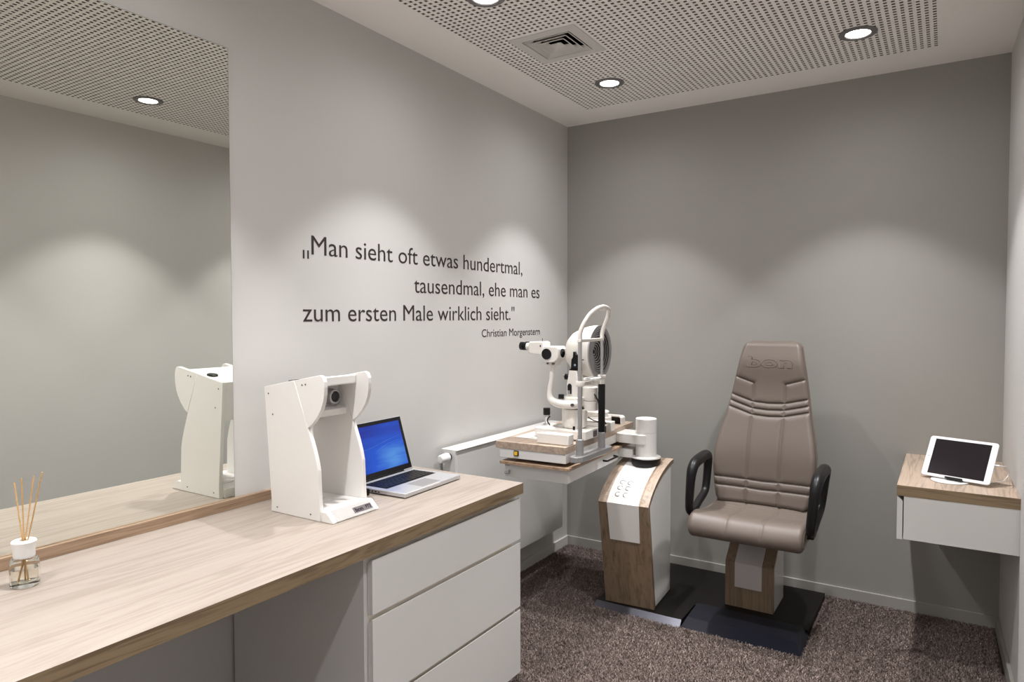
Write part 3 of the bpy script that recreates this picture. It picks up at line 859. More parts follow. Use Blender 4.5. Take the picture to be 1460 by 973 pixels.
# ================================================================== FLOOR PLATES
t = thing('base_plate', 'wide flat black steel floor plate under the oak console and the chair', 'floor plate', (.98, 3.25, 0))
m = MB()
m.prism([(.528, 2.9385), (.9435, 2.9385), (.9435, 3.1275), (1.438, 3.1275), (1.438, 3.597), (.528, 3.597)], 2, 0, .0295)
part('plate', m, 'black_steel', t)
m = MB()
vs = [(.524, 2.9045, .0003), (.944, 2.9045, .0003), (.944, 2.9375, .0300), (.532, 2.9375, .0300), (.524, 2.908, .0003), (.944, 2.908, .0003), (.944, 2.940, .0290), (.532, 2.940, .0290)]
m._add(vs, [(0, 1, 2, 3), (7, 6, 5, 4), (0, 4, 5, 1), (1, 5, 6, 2), (2, 6, 7, 3), (3, 7, 4, 0)])
part('bevel_strip', m, pmat('plate_bevel', (0.10, 0.10, 0.12), 0.3, metal=0.8, noise=0.15, nscale=6), t, label='shiny steel bevelled front edge')
t = thing('foot_ramp', 'dark blue-black ramped footplate on the floor in front of the chair pillar', 'footplate', (1.19, 3.02, 0))
m = MB()
vs = [(.9445, 2.900, .0), (1.449, 2.900, .0), (.953, 2.990, .026), (1.415, 2.990, .026), (.957, 3.125, .043), (1.408, 3.125, .043), (1.449, 3.125, .0), (.957, 3.125, .0), (.9445, 2.9, .0)]
v, f = m._add(vs[:8], [(0, 1, 3, 2), (2, 3, 5, 4), (1, 6, 5, 3), (0, 2, 4, 7), (7, 4, 5, 6), (0, 7, 6, 1)])
bmesh.ops.recalc_face_normals(m.bm, faces=m.bm.faces)
part('tread', m, pmat('blue_black_steel', (0.009, 0.010, 0.017), 0.4, spec=0.35, noise=0.15, nscale=5), t)

# ================================================================== TREATMENT CHAIR
CX = 1.2085
t = thing('treatment_chair', 'high backed taupe leather treatment chair with black loop armrests behind the foot ramp', 'chair', (CX, 3.3, .03))
# pillar
pf = [(3.208, .0305), (3.208, .238), (3.290, .305), (3.43, .345)]
x0, x1 = 1.062, 1.277
def off2(P, d):
    out = []
    for i, p in enumerate(P):
        a = Vector(P[max(i - 1, 0)]); b = Vector(P[min(i + 1, len(P) - 1)]); tg = (b - a).normalized()
        out.append((p[0] + tg.y * d, p[1] - tg.x * d))
    return out
ins = off2(pf, .018)
m = MB(); m.prism(pf + ins[::-1], 0, x0, x1, .0008, 1); part('oak_shell', m, 'wood_z', t)
m = MB(); m.prism(ins + [(3.44, .34), (3.44, .0305), (3.226, .0305)], 0, x0 + .003, x1 - .0008); part('pillar_body', m, 'gloss', t)
a_ = off2(pf, -.0035); k = (.125 - a_[0][1]) / (a_[1][1] - a_[0][1])
a_[0] = (a_[0][0] + (a_[1][0] - a_[0][0]) * k, .125)
b_ = off2(pf, .001); b_[0] = (b_[0][0], .125)
m = MB(); m.prism(a_ + b_[::-1], 0, x0 + .044, x1 - .050, .001, 1); part('pillar_insert', m, 'insert', t)
m = MB(); m.box(x0 + .01, x1 - .01, 3.24, 3.42, .335, .435, .006); part('seat_support', m, 'black', t)

# ---- backrest
def seg_d(px, pz, a, b):
    ax, az = a; bx, bz = b
    dx, dz = bx - ax, bz - az
    k = np.clip(((px - ax) * dx + (pz - az) * dz) / (dx * dx + dz * dz), 0, 1)
    return np.hypot(px - ax - k * dx, pz - az - k * dz)
WP = [(.50, .200), (.54, .208), (.60, .219), (.68, .2265), (.74, .2255), (.80, .2165), (.90, .1950), (1.00, .1775), (1.09, .1620), (1.17, .1470), (1.245, .1325), (1.262, .1300)]
zt, zb_ = 1.256, .505
def halfw(z):
    w_ = np.interp(z, [p[0] for p in WP], [p[1] for p in WP])
    rc = .032
    if z > zt - rc:
        w_ = w_ - rc + math.sqrt(max(rc * rc - (z - (zt - rc)) ** 2, 0))
    if z < zb_ + rc:
        w_ = w_ - rc + math.sqrt(max(rc * rc - ((zb_ + rc) - z) ** 2, 0))
    return w_
sx = .0715
seams = [((-sx, .50), (-sx, 1.057)), ((sx, .50), (sx, 1.057)),
         ((-.160, 1.087), (-sx, 1.057)), ((.157, 1.081), (sx, 1.055))]
for dz in (0, -.031, -.060):
    seams += [((-.175, 1.003 + dz), (-sx, .969 + dz)), ((-sx, .969 + dz), (0, .964 + dz)), ((0, .964 + dz), (sx, .967 + dz)), ((sx, .967 + dz), (.178, .993 + dz))]
for z_ in (.614, .576):
    seams += [((-.21, z_ + .008), (0, z_)), ((0, z_), (.21, z_ + .008))]
NU, NV = 150, 300
def zrow(j):
    u = j / (NV - 1)
    # denser near both ends
    return zb_ + (zt - zb_) * (u - .012 * math.sin(2 * PI * u) * 1.0)
Z = np.array([zrow(j) for j in range(NV)]); HWd = np.array([halfw(z) for z in Z])
U = np.sin(np.linspace(-PI / 2, PI / 2, NU)) * .35 + np.linspace(-1, 1, NU) * .65
XX = U[None, :] * HWd[:, None]; ZZ = np.repeat(Z[:, None], NU, 1)
dist = (1 - np.abs(U))[None, :] * HWd[:, None]
dist = np.minimum(dist, np.minimum(zt - ZZ, ZZ - zb_))
re = .024
edge = np.where(dist < re, np.sqrt(np.maximum(re * re - (re - dist) ** 2, 0)), re)
groove = np.zeros_like(XX)
for i, (a, b) in enumerate(seams):
    d_ = seg_d(XX, ZZ, a, b)
    groove = np.maximum(groove, np.exp(-(d_ / .0042) ** 2) * (.0062 if i > 3 else .0045) + np.exp(-(d_ / .013) ** 2) * .0032)
groove *= np.clip(dist / .012, 0, 1)
wing = .030 * (np.abs(XX) / .225) ** 2.2 * np.clip(1.15 - (ZZ - .5) / .75, .35, 1)        # sides come forward
lumbar = .020 * np.exp(-((ZZ - .74) / .13) ** 2) - .010 * np.exp(-((ZZ - .98) / .10) ** 2) + .012 * np.exp(-((ZZ - 1.16) / .07) ** 2)
def back_center(z):
    return 3.292 + (z - .53) * .275
YF = back_center(ZZ) - edge - .012 - wing - lumbar + groove
YB = back_center(ZZ) + .012 + edge * .7 - wing * .6
m = MB()
vf_, ff_ = m.grid(lambda i, j: (CX + XX[j, i], YF[j, i], ZZ[j, i]), NU, NV)
vb_, fb_ = m.grid(lambda i, j: (CX + XX[j, i], YB[j, i], ZZ[j, i]), NU, NV)
for f in fb_: f.normal_flip()
def stitch(ia, ib):
    for (a, b), (c, d) in zip(zip(ia, ia[1:]), zip(ib, ib[1:])):
        try:
            q = m.bm.faces.new((vf_[a], vf_[b], vb_[d], vb_[c])); q.smooth = True
        except ValueError: pass
L_ = [j * NU for j in range(NV)]; R_ = [j * NU + NU - 1 for j in range(NV)]; Bo = list(range(NU)); To = [(NV - 1) * NU + i for i in range(NU)]
for s_ in (L_, R_, Bo, To): stitch(s_, s_)
bmesh.ops.recalc_face_normals(m.bm, faces=m.bm.faces)
bk = part('backrest', m, 'leather', t)
# piping round the edge of the back
pp = []
for j in range(0, NV, 6): pp.append((CX + HWd[j], float((YF[j, -1] + YB[j, -1]) / 2), Z[j]))
for i in range(NU - 6, 5, -10): pp.append((CX + XX[-1, i], float((YF[-1, i] + YB[-1, i]) / 2), zt))
for j in range(NV - 1, -1, -6): pp.append((CX - HWd[j], float((YF[j, 0] + YB[j, 0]) / 2), Z[j]))
m = MB(); m.tube(pp, .0028, 6, 1); part('piping', m, 'leather_seam', bk)
# embossed word
def face_y(x, z):
    j = int(np.argmin(np.abs(Z - z))); i = int(np.argmin(np.abs(XX[j] - x)))
    return YF[j, i]
bm = text_bm('bon', .210, .066, None, (CX - .108, 3.4, 1.137), (1, 0, 0), (0, 0, 1), outline=.016, offset=.035, spacing=1.05)
for v in bm.verts:
    off = (v.co.y - 3.4) * .55
    v.co.y = face_y(v.co.x - CX, v.co.z) + off - .0008
part('embossed_lettering', bm, 'leather_seam', bk)

# ---- seat
top = [(3.335, .545), (3.30, .528), (3.25, .512), (3.18, .504), (3.10, .506), (3.03, .517), (2.975, .527), (2.935, .525), (2.905, .508), (2.888, .480), (2.886, .452), (2.899, .432), (2.925, .423), (3.00, .426), (3.15, .432), (3.30, .436), (3.338, .445), (3.350, .49), (3.347, .53)]
def catmull(P, n):
    P = [Vector(p) for p in P]; k = len(P); out = []
    for i in range(k):
        p0, p1, p2, p3 = P[(i - 1) % k], P[i], P[(i + 1) % k], P[(i + 2) % k]
        for j in range(n):
            t_ = j / n
            out.append(0.5 * ((2 * p1) + (p2 - p0) * t_ + (2 * p0 - 5 * p1 + 4 * p2 - p3) * t_ ** 2 + (3 * p1 - p0 - 3 * p2 + p3) * t_ ** 3))
    return out
loop = catmull(top, 9)
nl = len(loop)
nrml = []
for i in range(nl):
    tg = (loop[(i + 1) % nl] - loop[i - 1]).normalized()
    nrml.append(Vector((tg.y, -tg.x)))
iq = min(range(nl), key=lambda i: loop[i].x)
if nrml[iq].x < 0: nrml = [-q for q in nrml]     # point inward
NS = 121
US = np.sin(np.linspace(-PI / 2, PI / 2, NS)) * .5 + np.linspace(-1, 1, NS) * .5
def seat_pt(i, j):
    p = loop[i]; u = US[j]
    hw = float(np.interp(p.x, [2.88, 2.95, 3.1, 3.2, 3.35], [.234, .235, .232, .225, .212]))
    x = u * hw; d_ = hw - abs(x); re = .022
    ins_ = 0 if d_ > re else re - math.sqrt(max(re * re - (re - d_) ** 2, 0))
    g = 0
    if p.y > .435:
        for s_ in (-1, 1):
            dd = abs(x - s_ * .073); g = max(g, .0035 * math.exp(-(dd / .004) ** 2) + .0022 * math.exp(-(dd / .014) ** 2))
        for yy in (3.13, 3.165, 3.20, 3.235):
            if p.y > .49: g = max(g, .0020 * math.exp(-((p.x - yy + .012 * math.cos(x * 9)) / .006) ** 2))
        if d_ < .01: g *= d_ / .01
        g *= min(1, (p.y - .435) / .03)
    # the saddle: a little dished in the middle
    sm = min(max((p.y - .45) / .06, 0), 1); sm = sm * sm * (3 - 2 * sm)
    dish = .006 * math.cos(min(abs(u), 1) * PI / 2) * sm
    q = p + nrml[i] * (ins_ + g + dish)
    return (CX + .006 + x, q.x, q.y)
m = MB(); vv, ff = m.grid(seat_pt, nl, NS, closed_u=True)
for j in (0, NS - 1):
    try: m.bm.faces.new([vv[j * nl + i] for i in range(nl)])
    except ValueError: pass
bmesh.ops.recalc_face_normals(m.bm, faces=m.bm.faces)
st = part('seat', m, 'leather', t)
for sgn_ in (-1, 1):
    pts = []
    for i in range(0, nl, 3):
        q = loop[i] + nrml[i] * .0215; hw = float(np.interp(loop[i].x, [2.88, 2.95, 3.1, 3.2, 3.35], [.234, .235, .232, .225, .212]))
        pts.append((CX + .006 + sgn_ * (hw - .0005), q.x, q.y))
    m = MB(); m.tube(pts, .002, 6, 1, closed=True); part('piping', m, 'leather_seam', st)

# ---- armrests: closed loops
def arm(xc, y_off, lean):
    m = MB()
    path = [(0, 2.975, .512), (0, 2.955, .545), (0, 2.957, .64), (0, 2.972, .695), (0, 3.01, .722), (0, 3.09, .731), (0, 3.17, .732), (0, 3.205, .715), (0, 3.212, .67), (0, 3.200, .59), (0, 3.175, .555), (0, 3.10, .532), (0, 3.02, .507)]
    rad = [.018, .018, .0195, .0225, .024, .025, .024, .0215, .019, .018, .0175, .0175, .018]
    m.tube([(xc + lean * (p[2] - .5), p[1] + y_off, p[2]) for p in path], rad, 14, 6, closed=True, flat=(1.0, 1.0))
    return part('armrest', m, 'black', t)
al = arm(CX - .2405, 0.0, .04)
ar = arm(CX + .262, -.045, .10)
m = MB(); m.box(CX - .24, CX - .19, 3.06, 3.13, .455, .472, .003); part('arm_bracket', m, 'black', al)
m = MB(); m.box(CX + .21, CX + .262, 3.02, 3.09, .455, .47, .003); part('arm_bracket', m, 'black', ar)

# ================================================================== INSTRUMENT TABLES
TA = math.radians(2.6); tc0 = Vector((.583, 2.521, 0))
def TX(m, ang=TA, c=tc0):
    m.X = Matrix.Translation(c) @ Matrix.Rotation(ang, 4, 'Z'); return m
tw, tl = .341, .822
t = thing('instrument_table', 'narrow oak topped swivel table carrying the slit lamp beside the radiator', 'table', (.42, 2.93, .76))
m = TX(MB()); m.box(-tw, 0, 0, tl, .8005, .830, .0006, 1); part('tabletop', m, 'wood_arc', t)
m = TX(MB()); m.box(-tw + .020, -.0005, .002, tl - .012, .7605, .8003, .0015); uf = part('under_frame', m, 'lacquer', t)
m = TX(MB()); m.box(-tw + .092, -tw + .116, -.0015, .003, .772, .795, .001); sw = part('power_switch', m, 'black', t)
m = TX(MB()); m.box(-tw + .0955, -tw + .1115, -.0035, -.001, .7755, .7915, .001); part('rocker', m, 'amber', sw)
m = TX(MB())
m.prism([(-.0005, .582), (.02, .568), (.145, .560), (.170, .60), (.15, .66), (.05, .70), (-.0005, .705)], 2, .764, .8085, .002); part('swivel_arm', m, 'gloss', t)

t = thing('drawer_shelf', 'narrow wooden topped white drawer tray swung below the slit lamp table', 'drawer', (.43, 2.9, .675))
c1 = Vector((.606, 2.510, 0)); A1 = math.radians(2.2)
m = TX(MB(), A1, c1); m.box(-.337, 0, 0, .80, .7335, .7455, .0006, 1)
m.bm.normal_update()
part('top_board', m, 'wood_dark', t)
m = TX(MB(), A1, c1); m.box(-.322, -.016, .020, .70, .676, .7333, .0012); bx = part('box', m, 'lacquer', t)
m = TX(MB(), A1, c1); m.tube([(-.0165, .40, .706), (.004, .403, .706), (.006, .43, .706), (.006, .50, .706), (.004, .527, .706), (-.0165, .53, .706)], .0045, 10, 4); part('handle', m, 'black', bx)
m = TX(MB(), A1, c1); m.box(-.016, .055, .60, .67, .690, .7330, .001); part('swivel_arm', m, 'lacquer', t)
m = TX(MB(), A1, c1); m.box(-.318, -.300, .0125, .020, .725, .7330); m.box(-.318, -.298, .006, .020, .690, .698, .002); m.box(-.300, -.296, .006, .020, .690, .706, .001); part('latch', m, 'brushed', t)

# ================================================================== SLIT LAMP
t = thing('slit_lamp', 'cream slit lamp microscope with ringed cone and chin rest on the instrument table', 'slit lamp', (.50, 2.75, .8305))
ZT = .8305
m = MB(); m.box(.27, .47, 2.62, 2.845, ZT, ZT + .003, .001); part('glide_plate', m, 'gloss', t)
for y0 in (2.553, 2.985):
    m = TX(MB(), math.radians(1.5), Vector((.424, y0, 0))); m.box(0, .155, 0, .05, ZT, ZT + .046, .004); part('rail_cover', m, 'cream', t)
m = MB(); m.cyl((.46, 2.585, ZT + .012), (0, 1, 0), .007, .42, 12); part('axle', m, 'silver', t)
m = MB(); m.prism([(.33, 2.70), (.345, 2.675), (.585, 2.680), (.592, 2.69), (.592, 2.828), (.585, 2.835), (.345, 2.835), (.33, 2.81)], 2, ZT + .004, ZT + .045, .004); bs = part('stage', m, 'cream', t)
m = MB(); m.box(.5905, .5935, 2.765, 2.805, ZT + .010, ZT + .036); part('type_plate', m, 'tag', bs)
m = MB(); m.cyl((.53, 2.70, ZT + .045), (0, 0, 1), .0055, .016, 12, .001); part('lock_knob', m, 'black', bs)
jx, jy = .355, 2.765
m = MB(); m.lathe([(.016, ZT + .044), (.017, ZT + .050), (.010, ZT + .053), (.007, ZT + .058), (.0155, ZT + .085), (0.0155, ZT + .092)], (jx, jy, 0), (0, 0, 1), 24); js = part('joystick', m, 'silver', t)
m = MB(); m.cyl((jx, jy, ZT + .092), (0, 0, 1), .0165, .032, 24, .002); part('joystick_knob', m, 'black', js)
mx_, my_ = .500, 2.765
m = MB(); m.lathe([(0, ZT + .045), (.044, ZT + .045), (.052, ZT + .050), (.056, ZT + .060), (.057, ZT + .074), (.057, ZT + .084), (.057, ZT + .128), (.054, ZT + .132), (0, ZT + .132)], (mx_, my_, 0), (0, 0, 1), 44); part('turret_base', m, 'cream', t)
m = MB(); m.lathe([(0, ZT + .1325), (.050, ZT + .1325), (.050, ZT + .136), (0, ZT + .136)], (mx_, my_, 0), (0, 0, 1), 40); part('turret_seam', m, 'black', t)
# microscope arm
m = MB()
m.tube([(.555, 2.725, .990), (.515, 2.705, .985), (.465, 2.690, .988), (.440, 2.685, .996), (.418, 2.688, 1.010), (.413, 2.690, 1.045), (.421, 2.692, 1.10), (.426, 2.693, 1.165)], [.019, .019, .018, .017, .015, .011, .010, .0135], 14, 6, flat=(1.0, 1.0))
ma_ = part('microscope_arm', m, 'cream', t)
m = MB(); m.cyl((.528, 2.690, .988), (.2, -1, 0), .0075, .008, 16); part('arm_screw', m, 'screw', ma_)
m = MB(); m.lathe([(0, .975), (.047, .975), (.047, 1.012), (0.040, 1.018), (0, 1.018)], (mx_ - .003, my_, 0), (0, 0, 1), 40); part('arm_ring', m, 'cream', t)
# microscope head
m = MB(); m.prism([(.374, 1.192), (.386, 1.176), (.40, 1.168), (.448, 1.168), (.468, 1.184), (.475, 1.200), (.475, 1.236), (.464, 1.250), (.390, 1.250), (.376, 1.241)], 1, 2.655, 2.745, .005, 3); hd = part('microscope_head', m, 'cream', t)
m = MB(); m.cyl((.4085, 2.6555, 1.211), (0, -1, 0), .0275, .006, 32, .001); part('magnification_knob', m, 'black', hd)
m = MB(); m.cyl((.4735, 2.70, 1.216), (1, 0, 0), .023, .005, 32, .001); part('objective', m, 'black_gloss', hd)
m = MB(); m.prism([(.396, 1.152), (.448, 1.152), (.458, 1.174), (.386, 1.174)], 1, 2.668, 2.730, .003); part('head_mount', m, 'cream', hd)
m = MB(); m.cyl((.408, 2.668, 1.164), (0, -1, 0), .006, .004, 16); m.cyl((.442, 2.668, 1.164), (0, -1, 0), .007, .010, 16); part('mount_screw', m, 'screw', hd)
m = MB(); m.prism([(.298, 1.220), (.303, 1.210), (.385, 1.204), (.387, 1.268), (.374, 1.274), (.303, 1.272), (.296, 1.264)], 1, 2.660, 2.735, .006, 3); pb = part('prism_box', m, 'cream', hd)
m = MB(); m.cyl((.372, 2.675, 1.272), (0, 0, 1), .0015, .018, 8); m.box(.366, .372, 2.6585, 2.662, 1.246, 1.256); part('guide_pin', m, 'black', pb)
for y_ in (2.672, 2.722):
    m = MB(); m.lathe([(.0185, 0), (.0195, .030)], (.302, y_, 1.246), (-1, 0, .05), 28); tb = part('eyepiece', m, 'cream', pb)
    m = MB(); m.lathe([(.0205, .018), (.0205, .030), (.0185, .031), (.0185, .034), (.0215, .035), (.0215, .056), (.0185, .058), (.013, .058), (.012, .045), (0, .045)], (.302, y_, 1.246), (-1, 0, .05), 28); part('eyecup', m, 'black', tb)
def rescale(o, c, k):
    for q in [o] + list(o.children_recursive):
        c_ = Vector(c) - worldloc(q)
        q.data.transform(Matrix.Translation(c_) @ Matrix.Scale(k, 4) @ Matrix.Translation(-c_))
rescale(hd, (.450, 2.70, 1.212), .88)
# illumination tower
m = MB(); m.prism([(.470, 1.016), (.528, 1.016), (.531, 1.075), (.520, 1.135), (.484, 1.135), (.472, 1.075)], 1, 2.740, 2.800, .004, 2); tw_ = part('lamp_tower', m, 'cream', t)
m = MB(); m.prism([(.478, 1.030), (.498, 1.030), (.498, 1.068), (.492, 1.076), (.484, 1.076), (.478, 1.068)], 1, 2.735, 2.741, .002); wn = part('filter_window', m, 'black', tw_)
m = MB(); m.box(.479, .492, 2.733, 2.736, 1.031, 1.046, .001); part('filter_lever', m, 'brushed', wn)
m = MB(); m.cyl((.476, 2.760, 1.105), (-1, -.2, 0), .0135, .022, 24, .002); kb = part('slit_knob', m, 'black', tw_)
m = MB(); m.cyl((.4542, 2.7556, 1.105), (-1, -.2, 0), .0105, .004, 20, .001); part('knob_face', m, 'silver', kb)
m = MB(); m.cyl((.455, 2.72, 1.008), (0, 0, 1), .013, .020, 20, .002); part('lock_screw', m, 'black', t)
m = MB(); m.box(.482, .522, 2.748, 2.792, 1.1355, 1.141); part('tower_seam', m, 'black', tw_)
m = MB(); m.prism([(.486, 1.1415), (.522, 1.1415), (.522, 1.205), (.512, 1.207), (.506, 1.220), (.498, 1.220), (.496, 1.195), (.489, 1.185)], 1, 2.752, 2.788, .002); lh = part('lamp_housing', m, 'black', t)
m = MB(); m.cyl((.508, 2.7515, 1.160), (0, -1, 0), .005, .001, 16); part('indicator', m, pmat('indicator_blue', (.3, .4, .55), .3), lh)
m = MB(); m.tube([(.515, 2.76, 1.190), (.54, 2.74, 1.187), (.562, 2.73, 1.186)], .0022, 6, 4); part('aiming_rod', m, 'black', lh)
m = MB(); m.lathe([(0, 1.00), (.033, 1.00), (.035, 1.01), (.035, 1.058), (.030, 1.064), (0, 1.064)], (.560, 2.800, 0), (0, 0, 1), 32)
m.lathe([(0, .955), (.036, .955), (.036, .998), (0, .998)], (.560, 2.800, 0), (0, 0, 1), 32); part('transformer_drum', m, 'cream', t)
m = MB(); m.tube([(.585, 2.785, 1.035), (.605, 2.78, 1.01), (.612, 2.79, .97), (.622, 2.80, .925), (.635, 2.81, .895)], .0028, 8, 5)
m.tube([(.575, 2.75, .93), (.60, 2.76, .915), (.632, 2.80, .90)], .0024, 8, 5); m.tube([(.40, 2.715, .925), (.383, 2.72, .905), (.385, 2.74, .880)], .003, 8, 5)
part('cable', m, 'black', t)
# ringed cone
ko = (.570, 2.880, 1.215)
m = MB(); m.lathe([(.1034, .0), (.1225, .0), (.1225, -.022), (.118, -.050), (.108, -.085), (.090, -.122), (.066, -.146), (.035, -.158), (0, -.161), (0, -.045), (.030, -.0345), (.1034, -.006)], ko, (1, 0, 0), 64, closed=True)
kn = part('cone_shell', m, 'cream', t)
m = MB(); m.lathe([(.1030, -.0005), (.1035, .004), (.1225, .0035), (.1230, -.003), (.112, -.004)], ko, (1, 0, 0), 64, closed=True); part('rim', m, 'brushed', kn)
m = MB(); m.lathe([(.1033, .0015), (.004, -.036), (.0, -.036), (.0, -.040), (.004, -.040), (.1033, -.0025)], (ko[0] + .0005, ko[1], ko[2]), (1, 0, 0), 64, closed=True)
def cone_z(r_): return .0015 - (.1033 - r_) / .0993 * .0375
# inner black funnel stands just proud of the shell's flat cap
bmf = m
part('ring_field', bmf, 'black_gloss', kn)
for k in range(9):
    r_ = .0115 + k * .0106
    m = MB(); m.lathe([(r_, cone_z(r_) + .0012), (r_ + .0048, cone_z(r_ + .0048) + .0012), (r_ + .0048, cone_z(r_) + .003), (r_, cone_z(r_) + .003)], (ko[0] + .0008, ko[1], ko[2]), (1, 0, 0), 56, closed=True)
    part('light_ring', m, 'brushed', kn)
m = MB(); m.box(.48, .56, 2.855, 2.905, 1.03, 1.10, .004); part('cone_mount', m, 'cream', t)
# chin rest frame
P1, P2 = 2.575, 2.790
m = MB(); m.prism([(.5925, 2.545), (.606, 2.522), (.634, 2.528), (.648, 2.552), (.650, 2.84), (.640, 2.852), (.600, 2.852), (.595, 2.60)], 2, .7685, .7935, .003); ch = part('frame_bracket', m, 'grey_metal', t)
for y_ in (P1, P2):
    m = MB(); m.lathe([(.0165, .7936), (.0165, .8600), (.0145, .8625), (0, .8625)], (.622, y_, 0), (0, 0, 1), 28); part('post_socket', m, 'grey_metal', ch)
m = MB(); m.cyl((.622, P1, .8625), (0, 0, 1), .0095, .225, 20); m.cyl((.622, P1, 1.105), (0, 0, 1), .0085, .178, 20); m.cyl((.622, P2, 1.118), (0, 0, 1), .0075, .165, 20); part('silver_post', m, 'silver', t)
m = MB(); m.cyl((.622, P2, .8625), (0, 0, 1), .0155, .215, 24, .002); part('hand_grip', m, 'black', t)
m = MB(); m.cyl((.622, P2, 1.078), (0, 0, 1), .013, .028, 20); part('post_sleeve', m, 'cream', t)
m = MB(); m.cyl((.622, P2, 1.105), (0, 0, 1), .0185, .013, 24, .002); part('post_collar', m, 'cream', t)
m = MB(); m.cyl((.622, P1, 1.085), (0, 0, 1), .017, .022, 24, .002); part('post_collar', m, 'cream', t)
for bb_ in ((.604, .618, P1, P2, 1.086, 1.098), (.612, .630, P1 - .01, P2 + .008, 1.270, 1.283)):
    m = MB(); m.box(*bb_, .002); part('cross_bar', m, 'cream', t)
m = MB(); m.prism([(.612, 2.628), (.648, 2.632), (.662, 2.655), (.664, 2.69), (.655, 2.715), (.612, 2.722)], 2, 1.104, 1.117, .003); m.cyl((.632, 2.675, 1.090), (0, 0, 1), .010, .014, 16); part('chin_cup', m, 'gloss', t)
m = MB(); m.tube([(.622, P1, 1.275), (.623, P1, 1.31), (.635, P1 + .012, 1.350), (.652, P1 + .035, 1.388), (.667, P1 + .065, 1.410), (.672, P1 + .105, 1.419), (.671, P1 + .14, 1.419), (.664, P2 - .022, 1.409), (.655, P2 - .006, 1.385), (.638, P2, 1.345), (.625, P2, 1.31), (.622, P2, 1.275)], .0095, 14, 6); hb_ = part('forehead_band', m, 'cream', t)
m = MB(); m.lathe([(0, -.010), (.013, -.010), (.015, -.004), (.015, .0), (0, 0)], (.671, P1 + .115, 1.412), (0, 0, 1), 20); part('forehead_pad', m, 'cream', hb_)

# ---- other apparatus at the far end of the table
t = thing('round_housing', 'round two tier cream housing on the table behind the black grip', 'instrument', (.463, 3.045, ZT))
m = MB(); m.lathe([(0, ZT), (.062, ZT), (.062, ZT + .050), (.060, ZT + .053), (0, ZT + .053)], (.463, 3.10, 0), (0, 0, 1), 40); part('lower_tier', m, 'cream', t)
m = MB(); m.lathe([(0, ZT + .053), (.052, ZT + .053), (.052, ZT + .070), (.058, ZT + .072), (.058, ZT + .077), (.055, ZT + .080), (0, ZT + .080)], (.455, 3.10, 0), (0, 0, 1), 40); part('upper_tier', m, 'cream', t)
t = thing('cradle_box', 'small white box with dark open front at far corner of slit lamp table', 'holder', (.47, 3.24, ZT))
m = MB()
ol = [(.425, ZT), (.425, ZT + .036), (.433, ZT + .043), (.523, ZT + .043), (.534, ZT + .033), (.534, ZT)]
il = [(.528, ZT), (.528, ZT + .031), (.521, ZT + .037), (.435, ZT + .037), (.431, ZT + .033), (.431, ZT)]
m.prism(ol + il, 1, 3.215, 3.262); part('shell', m, 'cream', t)
m = MB(); m.box(.4315, .5275, 3.240, 3.258, ZT, ZT + .036); part('inner', m, 'black', t)
t = thing('control_box', 'dark power box with white lid on the table beside the black grip', 'power box', (.53, 2.90, ZT))
m = MB(); m.box(.476, .575, 2.860, 2.945, ZT, ZT + .034, .003); part('housing', m, 'black', t)
m = MB(); m.box(.472, .579, 2.856, 2.949, ZT + .0342, ZT + .044, .003); part('lid', m, 'cream', t)

# ================================================================== WALL SHELF
t = thing('wall_shelf', 'small floating white drawer cabinet with oak top on the right wall', 'shelf cabinet', (1.96, 3.28, .540))
SY0, SY1 = 2.935, D - .0008
def wx(y): return W + (D - y) / (D - 2.932) * (2.1475 - W) - .0008
m = MB(); m.prism([(1.7695, SY0), (wx(SY0), SY0), (wx(SY1), SY1), (1.7695, SY1)], 2, .7035, .743)
m.bm.normal_update()
for f in m.bm.faces:
    if abs(f.normal.z) < .5: f.material_index = 1
part('top_board', m, ['wood_arc', 'wood_edge_shade_x'], t)
m = MB(); m.prism([(1.793, SY0 + .0015), (wx(SY0) - .0005, SY0 + .0015), (wx(SY1) - .0005, SY1), (1.793, SY1)], 2, .541, .7033); part('carcass', m, 'lacquer', t)
m = MB(); m.prism([(1.771, .5395), (1.7895, .5395), (1.7895, .684), (1.7745, .699), (1.771, .699)], 1, SY0 - .0005, SY1, 0); part('drawer_front', m, 'lacquer', t)

# ================================================================== TABLET ON STAND
SZ = .7432
t = thing('tablet_stand', 'small round white tablet stand with black lip on the wall shelf', 'stand', (1.937, 3.10, SZ))
m = MB(); m.lathe([(0, 0), (.060, 0), (.063, .002), (.062, .004), (0, .0055)], (1.937, 3.108, SZ), (0, 0, 1), 44); part('disc', m, 'white_plastic', t)
ta = math.radians(-20.5); TU = Vector((math.cos(ta), math.sin(ta), 0)); TN0 = Vector((math.sin(ta), -math.cos(ta), 0))   # TN0 = towards the viewer's side
til = math.radians(33)
TU2 = TU
Tup = (-TN0 * math.sin(til) + Vector((0, 0, 1)) * math.cos(til)); Tn = (TN0 * math.cos(til) + Vector((0, 0, 1)) * math.sin(til))
TO = Vector((1.950, 3.095, SZ + .0115))
def tabX(m, o=TO):
    m.X = Matrix(((TU2.x, -Tn.x, Tup.x, o.x), (TU2.y, -Tn.y, Tup.y, o.y), (TU2.z, -Tn.z, Tup.z, o.z), (0, 0, 0, 1))); return m
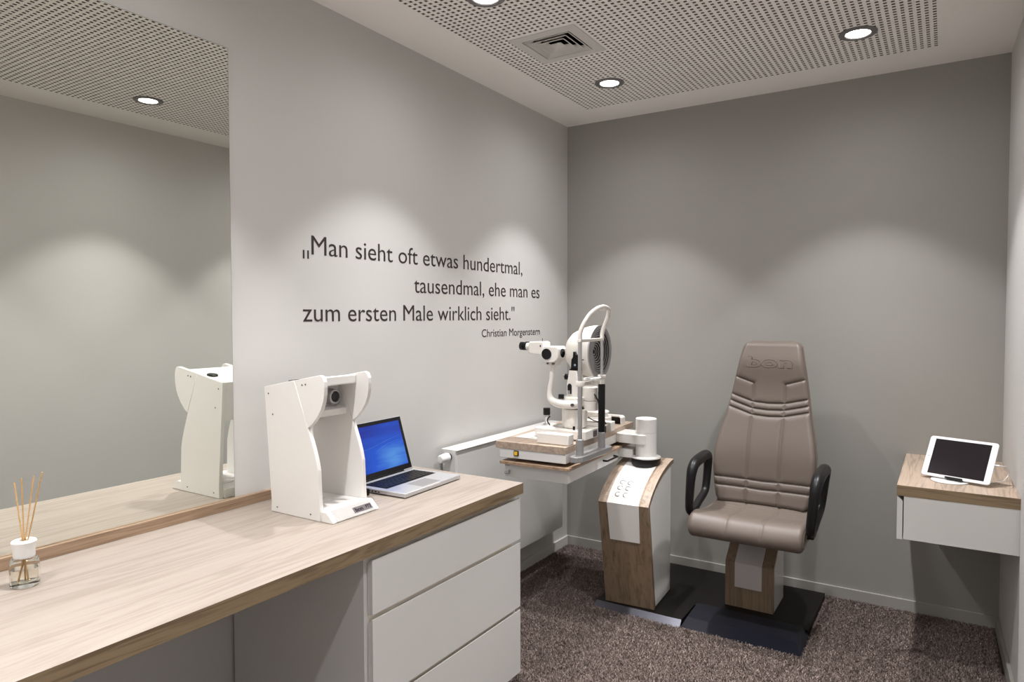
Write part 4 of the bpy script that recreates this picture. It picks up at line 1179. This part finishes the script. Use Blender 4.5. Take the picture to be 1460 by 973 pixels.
def rrect(w, h_, r, n=6):
    out = []
    for cx_, cz_, a0_ in ((w - r, r, -PI / 2), (w - r, h_ - r, 0), (-w + r, h_ - r, PI / 2), (-w + r, r, PI)):
        for k in range(n + 1):
            a = a0_ + PI / 2 * k / n; out.append((cx_ + r * math.cos(a), cz_ + r * math.sin(a)))
    return out
m = tabX(MB()); m.box(-.03, .03, -.010, .0, -.0025, .0045, .002); m.box(-.028, .028, .010, .016, .0, .05, .002); m.box(-.02, .02, .012, .03, -.002, .01, .002); part('lip', m, 'black', t)
t = thing('tablet', 'white tablet with dark screen leaning on its round stand on the shelf', 'tablet', TO)
m = tabX(MB()); m.prism(rrect(.1175, .171, .011), 1, .0005, .0070, .0012, 2); bd = part('body', m, 'white_plastic', t)
m = tabX(MB())
sw_, sz0, sz1 = .0965, .011, .160
v, f = m._add([(-sw_, .0002, sz0), (sw_, .0002, sz0), (sw_, .0002, sz1), (-sw_, .0002, sz1)], [(0, 1, 2, 3)])
uv = m.bm.loops.layers.uv.new('UVMap')
for lo_, c in zip(f[0].loops, ((0, 0), (1, 0), (1, 1), (0, 1))): lo_[uv].uv = c
part('display', m, 'tablet_screen', bd)
m = tabX(MB()); m.lathe([(.0045, 0), (.0045, .0004), (.0052, .0004), (.0052, 0)], (.1065, .0003, .083), (0, -1, 0), 20, closed=True); part('home_button', m, 'silver', bd)
m = tabX(MB()); m.cyl((-.107, .0004, .083), (0, -1, 0), .0018, .0004, 10); part('front_camera', m, 'screw', bd)
plug = tabX(MB()).X @ Vector((.1178, .004, .083))
t = thing('charging_cable', 'thin white charging cable looping from the tablet to the shelf by the wall', 'cable', (2.09, 3.15, SZ))
d_ = TU2
m = MB(); m.tube([plug, plug + d_ * .016], .0032, 8, 2); part('plug', m, 'white_plastic', t)
p0 = plug + d_ * .016
zc = SZ + .0018
m = MB(); m.tube([p0, p0 + Vector((.020, .02, -.004)), (2.122, 3.20, .794), (2.130, 3.22, .780), (2.126, 3.225, .765), (2.108, 3.20, zc), (2.085, 3.17, zc), (2.062, 3.145, zc), (2.03, 3.15, zc), (1.99, 3.19, zc)], .0015, 6, 8); part('cord', m, 'white_plastic', t)
